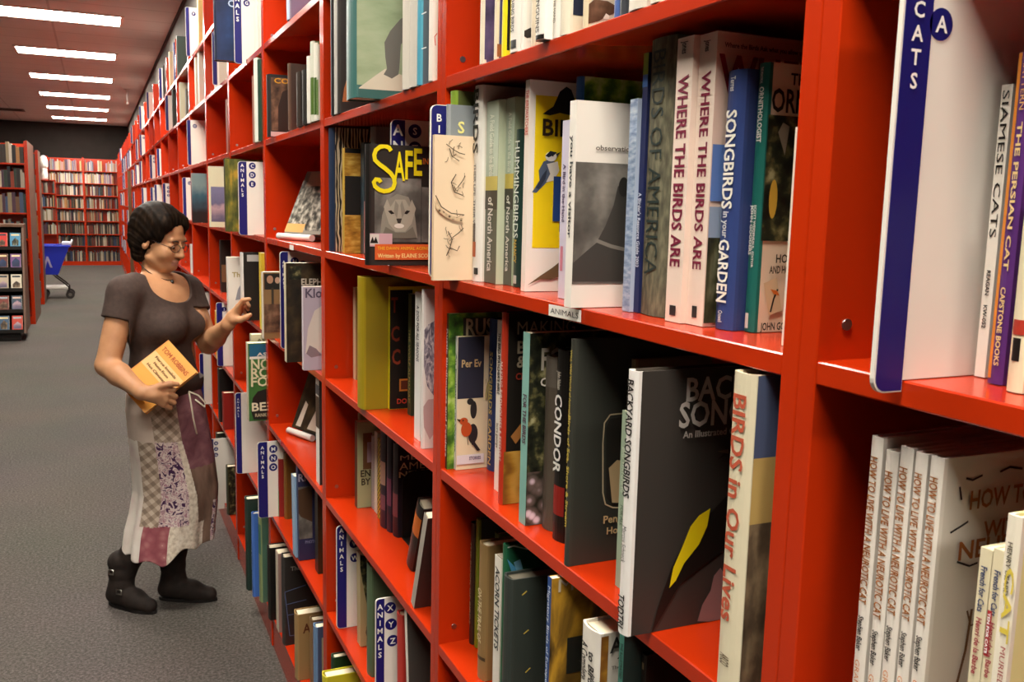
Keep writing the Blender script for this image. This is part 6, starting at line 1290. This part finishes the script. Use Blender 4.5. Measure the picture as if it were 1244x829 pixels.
# ankle boots
BOOT = tex_mat('dark_suede', 'noise', [(.3, '#1d1613'), (.7, '#2d231d')], 30, rough=.8)
def boot(heel, toe, ankle, shaft, buckles):
    heel, toe, ankle, shaft = map(np.array, (heel, toe, ankle, shaft))
    G = Field(np.minimum(heel, toe)-v3(.14, .14, 0)+v3(0, 0, -.02), np.maximum(heel, toe)+v3(.16, .16, 0)*1+v3(0, 0, .42), .0036)
    d = (toe-heel)/np.linalg.norm(toe-heel); n = np.cross(up, d)
    G.cone(heel+d*.035+up*.045, heel+d*.15+up*.040, .034, .037, .02)
    G.cone(heel+d*.15+up*.036, heel+d*.215+up*.028, .037, .030, .02)
    G.cone(heel+d*.06+up*.07, heel+d*.13+up*.052, .040, .032, .03)
    G.chain([ankle, ankle*.5+shaft*.5, shaft], [.042, .045, .053], .025)
    for k, zz in enumerate((.10, .145, .19)): G.cone(ankle+up*(zz-ankle[2])+n*.0, ankle+up*(zz-ankle[2]+.004)+d*.008, .047, .047, .008)
    G.cut(v3(0, 0, .006), (0, 0, -1)); G.cut(shaft+up*.0, shaft-ankle)
    b = sdf_object('boot', G, [BOOT], woman)
    L = np.linalg.norm(toe-heel)
    bm = bmesh.new()
    pts = []
    for k in range(20):
        a = 2*math.pi*k/20; u = .5+.5*math.cos(a); wd = .031 if u < .5 else .036
        p = heel+d*(u*.245+.003)+n*(wd*math.sin(a)); pts.append((p[0], p[1]))
    prism(bm, pts, 'z', .0, .012); obj('sole', bm, M('#15110f', .8), b)
    for (along, side, z, r) in buckles:
        bm = bmesh.new(); c0 = heel+d*along-n*side+up*z
        pp = [c0+d*r*sx+up*r*.75*sz-n*.004*abs(sx) for sx, sz in ((-1, -1), (1, -1), (1, 1), (-1, 1), (-1, -1))]
        tube(bm, pp, .003, 6); obj('buckle', bm, STEEL, b)
    return b
boot((-.012, 3.955, 0), (.168, 3.772, 0), (.036, 3.910, .085), (.126, 3.876, .35), [(.072, .047, .165, .012), (.105, .043, .085, .012)])
boot((.178, 3.926, 0), (.402, 3.824, 0), (.235, 3.902, .085), (.262, 3.905, .35), [])

# the orange book held against her side
rec = ['orange hardback with red capitals held under the arm of the woman', 0, 0, 0, .024, .240, .168, True, 0, '#e09a3c', '#d8893a', '#efe6d0', '',
       [['P', [[.001, .112], [.164, .112], [.164, .178], [.001, .178]], '#e6b878'], ['P', [[.02, .004], [.06, .004], [.075, .03], [.05, .05], [.022, .035]], '#c8742a'],
        ['T', 'TOM ROBBINS', .012, .196, .019, .142, '#a02a18'], ['T', 'Fierce Invalids', .022, .160, .010, .115, '#5a3a1a'], ['T', 'Home From', .036, .141, .010, .08, '#5a3a1a'], ['T', 'Hot Climates', .022, .121, .010, .10, '#5a3a1a']]]
ob = make_book(rec)
TL, TR, BR, BL = v3(0.230, 3.712, 1.133), v3(0.330, 3.625, 1.012), v3(0.144, 3.603, 0.861), v3(0.045, 3.690, 0.978)
ex = TR-TL; ex /= np.linalg.norm(ex); ez = TL-BL; ez -= ex*(ez@ex); ez /= np.linalg.norm(ez); ey = np.cross(ez, ex)
m = Matrix(((ex[0], ey[0], ez[0], 0), (ex[1], ey[1], ez[1], 0), (ex[2], ey[2], ez[2], 0), (0, 0, 0, 1))); m.translation = Vector(BL.tolist())
ob.matrix_world = m
